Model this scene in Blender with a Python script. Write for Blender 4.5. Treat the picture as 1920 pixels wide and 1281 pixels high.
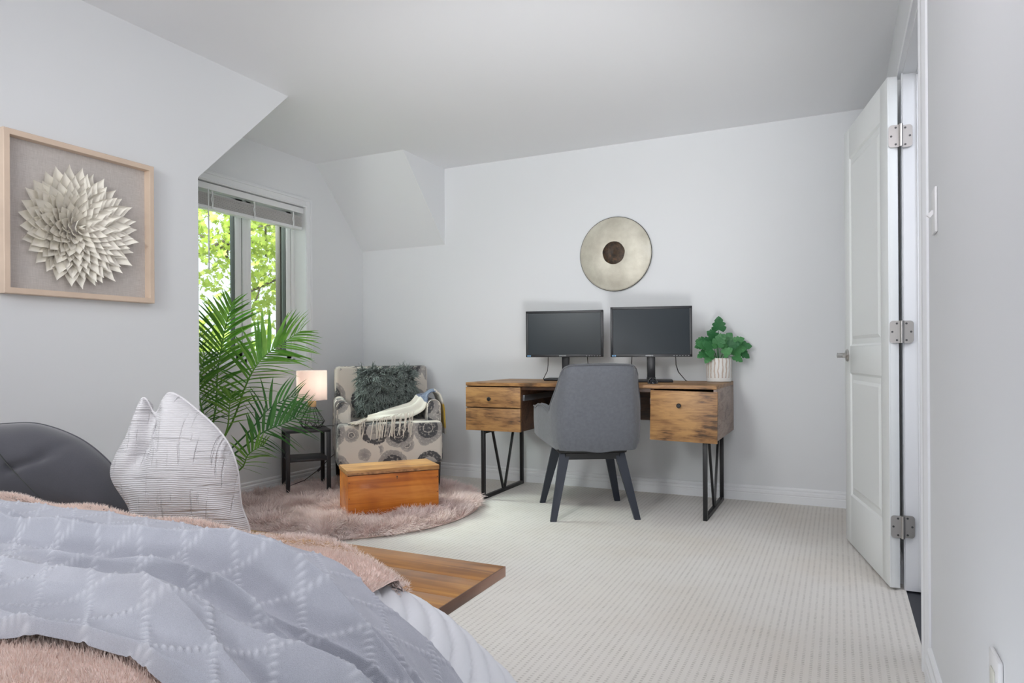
import bpy, bmesh, math, random
import numpy as np
from mathutils import Vector, Matrix, Euler, noise
for o in list(bpy.data.objects): bpy.data.objects.remove(o)
random.seed(7); rng = np.random.default_rng(7)
S = bpy.context.scene; COL = S.collection; PI = math.pi

# ------------------------------------------------------------------ camera, world, lights, exposure
CAMZ = 0.95
cd = bpy.data.cameras.new('camera'); cam = bpy.data.objects.new('camera', cd); COL.objects.link(cam)
cd.sensor_width = 36; cd.lens = 36*1280.17/1920; cd.shift_y = 24.07/1920; cd.clip_start = .02
cr = Vector((0.90160796, 0.43251056, -0.00613964)); cu = Vector((0.0055598, 0.00260518, 0.99998115)); cf = Vector((-0.43251840, 0.90162510, 0.0000558))
cam.matrix_world = Matrix(((cr.x, cu.x, -cf.x, 0), (cr.y, cu.y, -cf.y, 0), (cr.z, cu.z, -cf.z, CAMZ), (0, 0, 0, 1)))
S.camera = cam
w = bpy.data.worlds.new('world'); S.world = w; w.use_nodes = True
bg = w.node_tree.nodes['Background']; bg.inputs[0].default_value = (.88, .94, 1, 1); bg.inputs[1].default_value = 1.3
S.view_settings.view_transform = 'Standard'; S.view_settings.look = 'None'; S.view_settings.gamma = 1
S.view_settings.use_curve_mapping = False; S.view_settings.exposure = 0.17

def aim(o, target):
    d = Vector(target)-o.location; o.rotation_euler = d.to_track_quat('-Z', 'Y').to_euler()
def area(name, loc, target, sx, sy, power, col):
    l = bpy.data.lights.new(name, 'AREA'); l.shape = 'RECTANGLE'; l.size = sx; l.size_y = sy; l.energy = power; l.color = col
    o = bpy.data.objects.new(name, l); COL.objects.link(o); o.location = loc; aim(o, target); return o
sun = bpy.data.lights.new('sun', 'SUN'); sun.energy = 5.0; sun.angle = .01; sun.color = (1, .96, .85)
so = bpy.data.objects.new('sun', sun); COL.objects.link(so); so.rotation_euler = Vector((-.25, .35, -1.0)).to_track_quat('-Z', 'Y').to_euler()
def spot(name, loc, target, ang, power, rad, col=(1, 1, 1)):
    l = bpy.data.lights.new(name, 'SPOT'); l.energy = power; l.spot_size = math.radians(ang); l.spot_blend = .9; l.shadow_soft_size = rad; l.color = col
    o = bpy.data.objects.new(name, l); COL.objects.link(o); o.location = loc; aim(o, target)
area('alcove_fill_light', (-.15, .75, 2.1), (-3.3, 4.2, 1.3), .8, .8, 11, (.985, .94, 1))  # added fill aimed at the alcove, no lamp hangs here
area('rear_fill_softbox', (-1.3, -1.6, 1.3), (-1.5, 4, 1.4), 2.4, 1.8, 10, (.93, .95, 1))  # added frontal softbox, the rear wall has no window
area('low_fill_light', (-.15, 1.0, .1), (-1.2, 4.2, 2.42), .5, .5, 2.4, (.86, .91, 1))  # added low fill towards the far wall and ceiling, not a real bounce
spot('back_wall_fill_spot', (-1.5, -1.3, 1.9), (-1.9, 4.6, 1.5), 60, 150, .32, (.96, 1, .985))  # unseen spot added to brighten the back wall
spot('ceiling_fill_spot', (-.4, -1.3, .9), (-1.7, 3.0, 2.42), 75, 72, .3, (.99, .99, 1))  # unseen spot added behind the camera to lift the ceiling
spot('far_ceiling_fill_spot', (-.3, 1.1, .15), (-2.0, 4.3, 2.42), 66, 215, .34, (.99, .99, 1))  # added upward spot for the far ceiling, no lamp stands on the floor
spot('carpet_fill_spot', (-1.3, 1.75, 2.36), (-1.2, 3.6, 0), 104, 56, .25, (.98, .98, 1))  # added spot brightening the far carpet, no ceiling fixture here
area('window_fill_panel', (-5.6, 3.4, 4.0), (-3.0, 3.4, .9), 2, 2, 900, (.96, 1, .98))  # added panel outside the window, stands in for extra sky light
area('bed_fill_light', (-1.95, .25, 2.2), (-1.1, .85, .6), .5, .5, 7.5, (.93, .95, 1))  # added soft light above the bed covers, not a lamp of the room
area('hallway_fill_light', (.95, 2.0, 2.2), (.5, 2.8, .6), .6, .8, 11, (.86, .90, 1))  # unseen area light added to brighten the hallway and jamb

# ------------------------------------------------------------------ materials
MATS = {}
def newmat(name):
    m = bpy.data.materials.new(name); m.use_nodes = True; nt = m.node_tree
    b = nt.nodes['Principled BSDF']; return m, nt, b
def N(nt, t, **k):
    n = nt.nodes.new(t)
    for a, v in k.items():
        if a in n.inputs.keys() if isinstance(a, str) else False: n.inputs[a].default_value = v
        else: setattr(n, a, v)
    return n
def L(nt, a, b): nt.links.new(a, b)
def math_(nt, op, a, b=None, c=None, clamp=False):
    n = nt.nodes.new('ShaderNodeMath'); n.operation = op; n.use_clamp = clamp
    for i, v in enumerate((a, b, c)):
        if v is None: continue
        if isinstance(v, (int, float)): n.inputs[i].default_value = v
        else: nt.links.new(v, n.inputs[i])
    return n.outputs[0]
def ramp(nt, fac, stops, interp='LINEAR'):
    r = nt.nodes.new('ShaderNodeValToRGB'); nt.links.new(fac, r.inputs[0]); cr_ = r.color_ramp; cr_.interpolation = interp
    while len(cr_.elements) < len(stops): cr_.elements.new(.5)
    for e, (p, c) in zip(cr_.elements, stops): e.position = p; e.color = (*c, 1) if len(c) == 3 else c
    return r.outputs[0]
def mixc(nt, fac, a, b, mode='MIX'):
    n = nt.nodes.new('ShaderNodeMix'); n.data_type = 'RGBA'; n.blend_type = mode
    for i, v in ((0, fac), (6, a), (7, b)):
        if isinstance(v, (int, float)): n.inputs[i].default_value = v
        elif isinstance(v, tuple): n.inputs[i].default_value = (*v, 1)
        else: nt.links.new(v, n.inputs[i])
    return n.outputs[2]
def coords(nt, kind='Object', scale=(1, 1, 1), rot=(0, 0, 0)):
    t = nt.nodes.new('ShaderNodeTexCoord'); mp = nt.nodes.new('ShaderNodeMapping')
    mp.inputs['Scale'].default_value = scale; mp.inputs['Rotation'].default_value = rot
    nt.links.new(t.outputs[kind], mp.inputs[0]); return mp.outputs[0]
def noise_(nt, vec, scale, detail=3, rough=.5, dist=0):
    n = nt.nodes.new('ShaderNodeTexNoise'); n.inputs['Scale'].default_value = scale; n.inputs['Detail'].default_value = detail
    n.inputs['Roughness'].default_value = rough; n.inputs['Distortion'].default_value = dist
    if vec is not None: nt.links.new(vec, n.inputs['Vector'])
    return n.outputs['Fac']
def bump(nt, b, h, strength=.3, dist=.01):
    n = nt.nodes.new('ShaderNodeBump'); n.inputs['Strength'].default_value = strength; n.inputs['Distance'].default_value = dist
    nt.links.new(h, n.inputs['Height']); nt.links.new(n.outputs[0], b.inputs['Normal'])
def mat(name, col, rough=.5, metal=0, bscale=None, bstr=.2, bdist=.002, var=0, vscale=5, spec=.5, sheen=0, trans=0):
    if name in MATS: return MATS[name]
    m, nt, b = newmat(name); b.inputs['Base Color'].default_value = (*col, 1); b.inputs['Roughness'].default_value = rough
    b.inputs['Metallic'].default_value = metal; b.inputs['Specular IOR Level'].default_value = spec
    if sheen: b.inputs['Sheen Weight'].default_value = sheen; b.inputs['Sheen Roughness'].default_value = .5
    if trans:
        b.inputs['Transmission Weight'].default_value = 0
    c = coords(nt)
    if var:
        f = noise_(nt, c, vscale, 4)
        L(nt, ramp(nt, f, [(.3, tuple(x*(1-var) for x in col)), (.7, tuple(min(1, x*(1+var)) for x in col))]), b.inputs['Base Color'])
    if bscale: bump(nt, b, noise_(nt, c, bscale, 4), bstr, bdist)
    MATS[name] = m; return m

PAINT = mat('wall_paint', (.775, .79, .802), .75, bscale=220, bstr=.08, bdist=.0006)
CEIL = mat('ceiling_paint', (.87, .88, .90), .9, bscale=160, bstr=.08, bdist=.0006)
TRIM = mat('white_trim_paint', (.84, .855, .87), .4, bscale=40, bstr=.05, bdist=.0005)
DOORP = mat('white_door_paint', (.85, .875, .865), .42, bscale=60, bstr=.05, bdist=.0004)
VINYL = mat('white_vinyl', (.85, .86, .86), .35)
GASKET = mat('dark_gasket', (.03, .035, .03), .5)
BLACK = mat('black_metal', (.008, .008, .009), .42)
BLACKP = mat('black_plastic', (.012, .013, .016), .4)
DARKWOOD = mat('dark_leg_wood', (.014, .009, .008), .35)
SLATELEG = mat('slate_painted_wood', (.022, .027, .040), .45)
NICKEL = mat('brushed_nickel', (.50, .48, .46), .32, 1, bscale=90, bstr=.1, bdist=.0003)
SCREW = mat('screw_dark', (.10, .10, .10), .4, .8)
TABLEM = mat('black_table_laminate', (.022, .021, .024), .42)
PALEWOOD = mat('pale_frame_wood', (.70, .55, .43), .55, bscale=60, bstr=.1, bdist=.001, var=.06, vscale=8)
CAPWOOD = mat('lamp_cap_wood', (.62, .43, .22), .5, var=.1, vscale=30)
PAPER = mat('cream_paper', (.92, .88, .79), .8, bscale=200, bstr=.05)
POTW = mat('pot_glaze', (.80, .79, .76), .35)
SOIL = mat('soil', (.05, .035, .025), .9, bscale=90, bstr=.8, bdist=.01)
GREYFAB = None

def fabric(name, col, var=.08, scale=900, bstr=.25, rough=.9, sheen=.3, vs=60):
    m, nt, b = newmat(name); c = coords(nt)
    f = noise_(nt, c, scale, 2); g = noise_(nt, c, vs, 4)
    s = math_(nt, 'ADD', math_(nt, 'MULTIPLY', f, .5), math_(nt, 'MULTIPLY', g, .5))
    L(nt, ramp(nt, s, [(.35, tuple(x*(1-var) for x in col)), (.65, tuple(min(1, x*(1+var)) for x in col))]), b.inputs['Base Color'])
    b.inputs['Roughness'].default_value = rough; b.inputs['Sheen Weight'].default_value = sheen
    bump(nt, b, f, bstr, .001); MATS[name] = m; return m
GREYFAB = fabric('grey_chair_fabric', (.115, .122, .138), .14, 700, .35)
PIPING = fabric('grey_piping', (.10, .105, .115), .1)
CHARCOAL = fabric('charcoal_velvet', (.055, .055, .068), .12, 500, .12, .8, .6, 12)
LINEN = None
def linen_mat():
    m, nt, b = newmat('linen_backing'); c1 = coords(nt, 'Object', (30, 30, 900)); c2 = coords(nt, 'Object', (30, 900, 30))
    f = math_(nt, 'ADD', noise_(nt, c1, 1, 2), noise_(nt, c2, 1, 2)); f = math_(nt, 'MULTIPLY', f, .5)
    L(nt, ramp(nt, f, [(.35, (.47, .43, .40)), (.65, (.62, .58, .55))]), b.inputs['Base Color']); b.inputs['Roughness'].default_value = .95
    bump(nt, b, f, .2, .001); return m
LINEN = linen_mat()

def rustic(name='rustic_desk_wood', light=(.47, .26, .095), mid=(.25, .125, .048), dark=(.05, .027, .015), s=1.0, axis='X'):
    m, nt, b = newmat(name)
    sc = {'X': (1.2, 9, 9), 'Y': (9, 1.2, 9), 'Z': (9, 9, 1.2)}[axis]
    c = coords(nt, 'Object', tuple(x*s for x in sc)); cc = coords(nt, 'Object', {'X': (.7, 1.5, 1.5), 'Y': (1.5, .7, 1.5), 'Z': (1.5, 1.5, .7)}[axis])
    big = noise_(nt, cc, 5, 3, .6, .6); st = noise_(nt, c, 6, 6, .65, .8); fine = noise_(nt, c, 30, 3)
    a = ramp(nt, math_(nt, 'ADD', math_(nt, 'MULTIPLY', big, .5), math_(nt, 'MULTIPLY', st, .5)), [(.39, dark), (.46, mid), (.52, tuple((a_+b_)/2 for a_, b_ in zip(light, mid))), (.60, light)])
    v = nt.nodes.new('ShaderNodeTexVoronoi'); L(nt, cc, v.inputs['Vector']); v.inputs['Scale'].default_value = 3.4
    dist = math_(nt, 'ADD', v.outputs['Distance'], math_(nt, 'MULTIPLY', math_(nt, 'SUBTRACT', st, .5), .25))
    k = ramp(nt, dist, [(.03, (0, 0, 0)), (.22, (1, 1, 1))])
    a2 = mixc(nt, math_(nt, 'MULTIPLY', math_(nt, 'SUBTRACT', 1, k), .9), a, dark)
    L(nt, mixc(nt, math_(nt, 'MULTIPLY', fine, .25), a2, mid), b.inputs['Base Color'])
    b.inputs['Roughness'].default_value = .45; bump(nt, b, st, .12, .001); MATS[name] = m; return m
DESKW = rustic(); DESKY = rustic('desk_side_wood', (.40, .30, .24), (.29, .205, .16), (.15, .10, .08), 1, 'Y')
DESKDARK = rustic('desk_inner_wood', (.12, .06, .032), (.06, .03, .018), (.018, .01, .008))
def smoothwood(name, light, mid, dark, axis, rough=.35, s=1.0, lo=.35, hi=.68):
    m, nt, b = newmat(name); sc = {'X': (.5, 7, 7), 'Y': (7, .5, 7), 'Z': (7, 7, .5)}[axis]
    c = coords(nt, 'Object', tuple(x*s for x in sc)); c2 = coords(nt, 'Object', (2.5, 2.5, 2.5))
    st = noise_(nt, c, 3.5, 5, .55, 1.2); cl = noise_(nt, c2, 1.6, 3, .5, .5); f = math_(nt, 'ADD', math_(nt, 'MULTIPLY', st, .55), math_(nt, 'MULTIPLY', cl, .45))
    L(nt, ramp(nt, f, [(lo, dark), ((lo+hi)/2, mid), (hi, light)]), b.inputs['Base Color']); b.inputs['Roughness'].default_value = rough
    b.inputs['Coat Weight'].default_value = .15; MATS[name] = m; return m
TRUNKW = smoothwood('orange_pine', (.72, .27, .045), (.55, .165, .02), (.31, .075, .012), 'X', .32)
TRUNKL = smoothwood('worn_pine_lid', (.66, .36, .13), (.50, .25, .08), (.22, .09, .035), 'X', .5, 1.4)
BENCHW = smoothwood('bench_walnut', (.56, .27, .055), (.42, .18, .035), (.22, .085, .02), 'X', .3, 1.0, .38, .62)
BENCHE = smoothwood('bench_edge', (.20, .105, .065), (.13, .065, .04), (.07, .035, .025), 'Y', .4)

def carpet():
    m, nt, b = newmat('loop_carpet'); t = nt.nodes.new('ShaderNodeTexCoord'); sp = nt.nodes.new('ShaderNodeSeparateXYZ'); L(nt, t.outputs['Object'], sp.inputs[0])
    nz = noise_(nt, t.outputs['Object'], 60, 2); nb = noise_(nt, t.outputs['Object'], 1.3, 4, .55); nf = noise_(nt, t.outputs['Object'], 500, 2); nr = noise_(nt, t.outputs['Object'], 14, 2)
    x = math_(nt, 'ADD', sp.outputs[0], math_(nt, 'MULTIPLY', nz, .004)); y = math_(nt, 'ADD', sp.outputs[1], math_(nt, 'MULTIPLY', nz, .006))
    xr = math_(nt, 'MULTIPLY', x, 1/.0232); row = math_(nt, 'FLOOR', xr)
    a = math_(nt, 'SUBTRACT', 1, math_(nt, 'ABSOLUTE', math_(nt, 'MULTIPLY', math_(nt, 'SUBTRACT', math_(nt, 'FRACT', xr), .5), 2)))
    ph = math_(nt, 'MULTIPLY', math_(nt, 'SINE', math_(nt, 'MULTIPLY', row, 12.9)), 3.0)
    c = math_(nt, 'ADD', math_(nt, 'MULTIPLY', math_(nt, 'COSINE', math_(nt, 'ADD', math_(nt, 'MULTIPLY', y, 2*PI/.0135), ph)), .5), .5)
    pa = math_(nt, 'SUBTRACT', a, .50, clamp=True); pit = math_(nt, 'MULTIPLY', math_(nt, 'MULTIPLY', pa, 3.2, clamp=True), math_(nt, 'POWER', c, 1.5), clamp=True)
    pit = math_(nt, 'MULTIPLY', pit, math_(nt, 'MULTIPLY', math_(nt, 'ADD', nr, -.15), 1.8, clamp=True), clamp=True)
    base = ramp(nt, nb, [(.3, (.69, .64, .575)), (.5, (.74, .71, .665)), (.7, (.77, .75, .715))])
    base = mixc(nt, math_(nt, 'MULTIPLY', nf, .25), base, (.60, .56, .50))
    groove = math_(nt, 'MULTIPLY', pa, .05); base = mixc(nt, groove, base, (.46, .42, .37))
    L(nt, mixc(nt, math_(nt, 'MULTIPLY', pit, .6), base, (.24, .21, .18)), b.inputs['Base Color'])
    b.inputs['Roughness'].default_value = 1; b.inputs['Specular IOR Level'].default_value = .1; b.inputs['Sheen Weight'].default_value = .2
    h = math_(nt, 'SUBTRACT', math_(nt, 'MULTIPLY', nf, .4), math_(nt, 'ADD', pit, groove)); bump(nt, b, h, .5, .004); return m
CARPET = carpet(); SLATEF = mat('dark_hall_floor', (.022, .024, .032), .45, var=.15, vscale=3)

def floral():
    m, nt, b = newmat('floral_upholstery'); t = nt.nodes.new('ShaderNodeTexCoord'); uv = t.outputs['UV']
    wn = nt.nodes.new('ShaderNodeTexNoise'); wn.inputs['Scale'].default_value = 45; L(nt, uv, wn.inputs['Vector'])
    def vadd(sc):
        ms = nt.nodes.new('ShaderNodeVectorMath'); ms.operation = 'SCALE'; L(nt, wn.outputs['Color'], ms.inputs[0]); ms.inputs['Scale'].default_value = sc
        ad = nt.nodes.new('ShaderNodeVectorMath'); ad.operation = 'ADD'; L(nt, uv, ad.inputs[0]); L(nt, ms.outputs[0], ad.inputs[1]); return ad.outputs[0]
    v1 = nt.nodes.new('ShaderNodeTexVoronoi'); v1.voronoi_dimensions = '2D'; v1.inputs['Scale'].default_value = 5.0; v1.inputs['Randomness'].default_value = .55; L(nt, vadd(.020), v1.inputs['Vector'])
    d = v1.outputs['Distance']; cs = nt.nodes.new('ShaderNodeSeparateColor'); L(nt, v1.outputs['Color'], cs.inputs[0])
    n1 = noise_(nt, uv, 60, 3); n2 = noise_(nt, uv, 25, 3)
    cream = (.66, .61, .54); dk = (.045, .048, .056); g1 = (.27, .255, .245); g2 = (.40, .375, .35)
    A = ramp(nt, d, [(.0, (.15, .15, .15)), (.05, dk), (.145, dk), (.155, cream), (.175, dk), (.34, dk), (.36, g1), (.54, g2), (.57, cream)])
    B = ramp(nt, d, [(.0, g1), (.10, g1), (.13, g2), (.27, g2), (.29, dk), (.45, dk), (.47, cream)])
    A = mixc(nt, math_(nt, 'MULTIPLY', n1, .25), A, g1); B = mixc(nt, math_(nt, 'MULTIPLY', n2, .2), B, g2)
    sel = math_(nt, 'GREATER_THAN', cs.outputs[0], .55); col = mixc(nt, sel, A, B)
    sel2 = math_(nt, 'GREATER_THAN', cs.outputs[1], .86); col = mixc(nt, sel2, col, ramp(nt, d, [(0, g1), (.2, g2), (.22, cream)]))
    of_ = nt.nodes.new('ShaderNodeVectorMath'); of_.operation = 'ADD'; L(nt, vadd(.014), of_.inputs[0]); of_.inputs[1].default_value = (.31, .17, 0)
    v2 = nt.nodes.new('ShaderNodeTexVoronoi'); v2.voronoi_dimensions = '2D'; v2.inputs['Scale'].default_value = 6.2; v2.inputs['Randomness'].default_value = .8; L(nt, of_.outputs[0], v2.inputs['Vector'])
    c2 = ramp(nt, v2.outputs['Distance'], [(0, g1), (.09, (.13, .125, .125)), (.12, cream), (.14, g1), (.28, g2), (.31, cream)])
    out_ = math_(nt, 'GREATER_THAN', d, .52); col = mixc(nt, out_, col, c2)
    # radial petal streaks
    col = mixc(nt, math_(nt, 'MULTIPLY', math_(nt, 'GREATER_THAN', n1, .58), .35), col, cream)
    L(nt, col, b.inputs['Base Color']); b.inputs['Roughness'].default_value = .9; b.inputs['Sheen Weight'].default_value = .2
    bump(nt, b, noise_(nt, uv, 900, 2), .2, .001); return m
FLORAL = floral()

def slub():
    m, nt, b = newmat('white_slub_weave'); t = nt.nodes.new('ShaderNodeTexCoord'); uv = t.outputs['UV']; sp = nt.nodes.new('ShaderNodeSeparateXYZ'); L(nt, uv, sp.inputs[0])
    def mp(sx, sy, sc):
        q = nt.nodes.new('ShaderNodeMapping'); q.inputs['Scale'].default_value = (sx, sy, 1); L(nt, uv, q.inputs[0]); return noise_(nt, q.outputs[0], sc, 2, .5, .3)
    ribs = math_(nt, 'ADD', math_(nt, 'MULTIPLY', math_(nt, 'SINE', math_(nt, 'MULTIPLY', math_(nt, 'ADD', sp.outputs[1], math_(nt, 'MULTIPLY', mp(3, 3, 3), .01)), 2*PI*210)), .5), .5)
    hs = ramp(nt, mp(5, 90, 1.0), [(.62, (0, 0, 0)), (.68, (1, 1, 1))]); vs = ramp(nt, mp(80, 6, 1.0), [(.60, (0, 0, 0)), (.66, (1, 1, 1))])
    h = math_(nt, 'ADD', math_(nt, 'MULTIPLY', ribs, .35), math_(nt, 'ADD', math_(nt, 'MULTIPLY', hs, 1.1), vs))
    L(nt, mixc(nt, math_(nt, 'MULTIPLY', ribs, .5), (.58, .565, .58), (.76, .75, .77)), b.inputs['Base Color'])
    b.inputs['Roughness'].default_value = .95; bump(nt, b, h, .8, .0045); return m
SLUB = slub()
KNIT = None
def knit():
    m, nt, b = newmat('grey_knit'); c = coords(nt); at = nt.nodes.new('ShaderNodeAttribute'); at.attribute_name = 'bob'
    f = noise_(nt, c, 900, 3); g = noise_(nt, c, 12, 3)
    base = ramp(nt, math_(nt, 'ADD', math_(nt, 'MULTIPLY', f, .6), math_(nt, 'MULTIPLY', g, .4)), [(.3, (.38, .395, .455)), (.7, (.55, .565, .63))])
    L(nt, mixc(nt, at.outputs['Fac'], base, (.64, .655, .71)), b.inputs['Base Color']); b.inputs['Roughness'].default_value = 1
    b.inputs['Sheen Weight'].default_value = .5; bump(nt, b, f, .6, .002); return m
KNIT = knit()
QUILT = mat('white_quilt_cotton', (.76, .775, .81), .85, bscale=400, bstr=.15, bdist=.001)
PINKB = mat('pink_fur_base', (.90, .72, .65), .95)
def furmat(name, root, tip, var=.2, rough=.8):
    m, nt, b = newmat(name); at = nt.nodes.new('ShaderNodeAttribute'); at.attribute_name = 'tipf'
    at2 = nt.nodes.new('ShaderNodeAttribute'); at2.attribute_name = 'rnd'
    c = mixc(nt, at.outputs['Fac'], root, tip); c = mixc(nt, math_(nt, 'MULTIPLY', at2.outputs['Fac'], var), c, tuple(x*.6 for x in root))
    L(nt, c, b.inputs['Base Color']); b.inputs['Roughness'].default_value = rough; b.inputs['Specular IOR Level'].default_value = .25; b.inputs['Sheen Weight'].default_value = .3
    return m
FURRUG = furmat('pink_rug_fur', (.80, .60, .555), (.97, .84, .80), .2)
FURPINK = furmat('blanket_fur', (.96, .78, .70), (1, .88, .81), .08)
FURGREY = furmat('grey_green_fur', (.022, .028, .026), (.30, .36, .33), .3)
def leafmat(name, a, bb, trans=.35):
    m, nt, b = newmat(name); oi = nt.nodes.new('ShaderNodeObjectInfo'); c = coords(nt)
    f = math_(nt, 'ADD', math_(nt, 'MULTIPLY', oi.outputs['Random'], .6), math_(nt, 'MULTIPLY', noise_(nt, c, 7, 2), .4))
    col = ramp(nt, f, [(.2, a), (.8, bb)]); L(nt, col, b.inputs['Base Color']); b.inputs['Roughness'].default_value = .45
    tr = nt.nodes.new('ShaderNodeBsdfTranslucent'); L(nt, col, tr.inputs[0]); mx = nt.nodes.new('ShaderNodeMixShader'); mx.inputs[0].default_value = trans
    L(nt, b.outputs[0], mx.inputs[1]); L(nt, tr.outputs[0], mx.inputs[2]); L(nt, mx.outputs[0], nt.nodes['Material Output'].inputs[0]); return m
PALM = leafmat('palm_green', (.085, .26, .035), (.28, .52, .10), .25)
PALMD = leafmat('palm_dark_green', (.035, .13, .04), (.10, .27, .07), .2)
MONS = leafmat('monstera_green', (.03, .15, .05), (.08, .29, .09), .15)
MAPLE = leafmat('sunlit_maple_leaf', (.30, .40, .06), (.80, .78, .24), .48)
BARK = mat('bark', (.12, .09, .07), .9, var=.3, vscale=10)

# ------------------------------------------------------------------ object helpers
def link(name, me, m=None, parent=None, loc=None):
    o = bpy.data.objects.new(name, me); COL.objects.link(o)
    if m is not None and me is not None and len(me.materials) == 0:
        for q in (m if isinstance(m, (list, tuple)) else [m]): me.materials.append(q)
    if parent: o.parent = parent
    if loc is not None: o.location = loc
    return o
def tag(o, label=None, cat=None, group=None, kind=None):
    if label: o['label'] = label
    if cat: o['category'] = cat
    if group: o['group'] = group
    if kind: o['kind'] = kind
    return o
def thing(name, label, cat, loc=(0, 0, 0), rotz=0, group=None):
    o = bpy.data.objects.new(name, None); COL.objects.link(o); o.location = loc; o.rotation_euler = (0, 0, rotz); o.empty_display_size = .1
    return tag(o, label, cat, group)
def fin(bm, name, m, parent=None, loc=None, smooth=30, shift=None, uvbox=False):
    if shift is not None: bmesh.ops.translate(bm, verts=bm.verts, vec=Vector(shift))
    bmesh.ops.recalc_face_normals(bm, faces=bm.faces)
    if uvbox:
        ul = bm.loops.layers.uv.verify()
        for f in bm.faces:
            n = f.normal; a = max(range(3), key=lambda i: abs(n[i]))
            for l in f.loops:
                c = l.vert.co; l[ul].uv = ((c.x, c.z) if a == 1 else (c.y+.37, c.z) if a == 0 else (c.x, c.y+.21))
    me = bpy.data.meshes.new(name); bm.to_mesh(me); bm.free()
    if smooth:
        me.polygons.foreach_set('use_smooth', [True]*len(me.polygons)); me.set_sharp_from_angle(angle=math.radians(smooth))
    return link(name, me, m, parent, loc)
def NB(): return bmesh.new()
def merge(bm, b2, M=None):
    if M is not None: b2.transform(M)
    me = bpy.data.meshes.new('tmp'); b2.to_mesh(me); b2.free(); bm.from_mesh(me); bpy.data.meshes.remove(me)
def box(bm, x0, x1, y0, y1, z0, z1, bev=0, seg=2, M=None):
    b = bmesh.new(); bmesh.ops.create_cube(b, size=1)
    for v in b.verts: v.co = Vector(((x0+x1)/2+v.co.x*(x1-x0), (y0+y1)/2+v.co.y*(y1-y0), (z0+z1)/2+v.co.z*(z1-z0)))
    if bev: bmesh.ops.bevel(b, geom=b.edges[:], offset=bev, segments=seg, profile=.5, affect='EDGES')
    merge(bm, b, M)
def obox(name, m, dims, bev=.002, parent=None, seg=2, **k):
    b = NB(); box(b, *dims, bev=bev, seg=seg); return fin(b, name, m, parent, **k)
def loft(bm, rings, closed=False, cap=True):
    rv = [[bm.verts.new(p) for p in r] for r in rings]; n = len(rings[0])
    for a, b in zip(rv[:-1], rv[1:]):
        for i in range(n if not closed else n):
            j = (i+1) % n; bm.faces.new((a[i], a[j], b[j], b[i]))
    if cap:
        bm.faces.new(rv[0][::-1]); bm.faces.new(rv[-1])
    return rv
def beam(bm, p0, p1, w0, d0, w1=None, d1=None, side=None):
    p0, p1 = Vector(p0), Vector(p1); t = (p1-p0).normalized(); s = Vector(side) if side else Vector((0, 0, 1)).cross(t)
    if s.length < 1e-4: s = Vector((1, 0, 0))
    s = (s-t*s.dot(t)).normalized(); n = t.cross(s); w1 = w1 or w0; d1 = d1 or d0
    R = []
    for p, w_, d_ in ((p0, w0, d0), (p1, w1, d1)): R.append([p+s*w_/2*a+n*d_/2*b for a, b in ((-1, -1), (1, -1), (1, 1), (-1, 1))])
    loft(bm, R)
def tube(bm, pts, r, seg=8, r1=None):
    pts = [Vector(p) for p in pts]; R = []; up = Vector((0, 0, 1)); prev = None
    for i, p in enumerate(pts):
        t = (pts[min(i+1, len(pts)-1)]-pts[max(i-1, 0)]).normalized()
        if prev is None: s = t.orthogonal().normalized()
        else: s = (prev-t*prev.dot(t)).normalized()
        prev = s; n = t.cross(s); rr = r if r1 is None else r+(r1-r)*i/(len(pts)-1)
        R.append([p+(s*math.cos(a)+n*math.sin(a))*rr for a in [2*PI*k/seg for k in range(seg)]])
    loft(bm, R)
def lathe(bm, prof, c=(0, 0, 0), seg=32, axis='Z', capends=True):
    R = []
    for r, h in prof:
        ring = []
        for k in range(seg):
            a = 2*PI*k/seg; x, y = r*math.cos(a), r*math.sin(a)
            ring.append(Vector(c)+(Vector((x, y, h)) if axis == 'Z' else Vector((x, h, y)) if axis == 'Y' else Vector((h, x, y))))
        R.append(ring)
    loft(bm, R, cap=capends)
def npmesh(name, V, F, m, parent=None, loc=None, smooth=True, attrs=None, uv=None):
    me = bpy.data.meshes.new(name); V = np.asarray(V, np.float32); F = np.asarray(F, np.int32); k = F.shape[1]
    me.vertices.add(len(V)); me.vertices.foreach_set('co', V.ravel()); me.loops.add(F.size); me.loops.foreach_set('vertex_index', F.ravel())
    me.polygons.add(len(F)); me.polygons.foreach_set('loop_start', np.arange(0, F.size, k, dtype=np.int32))
    me.update(calc_edges=True)
    if smooth: me.polygons.foreach_set('use_smooth', np.ones(len(F), bool))
    for n_, a in (attrs or {}).items():
        at = me.attributes.new(n_, 'FLOAT', 'POINT'); at.data.foreach_set('value', np.asarray(a, np.float32))
    if uv is not None:
        u = me.uv_layers.new(name='UVMap'); u.data.foreach_set('uv', np.asarray(uv, np.float32)[F.ravel()].ravel())
    return link(name, me, m, parent, loc)
def gridf(nu, nv, closeu=False):
    i, j = np.meshgrid(np.arange(nu if closeu else nu-1), np.arange(nv-1), indexing='ij'); a = (i*nv+j).ravel(); b = (((i+1) % nu)*nv+j).ravel()
    return np.stack([a, b, b+1, a+1], 1)
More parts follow.
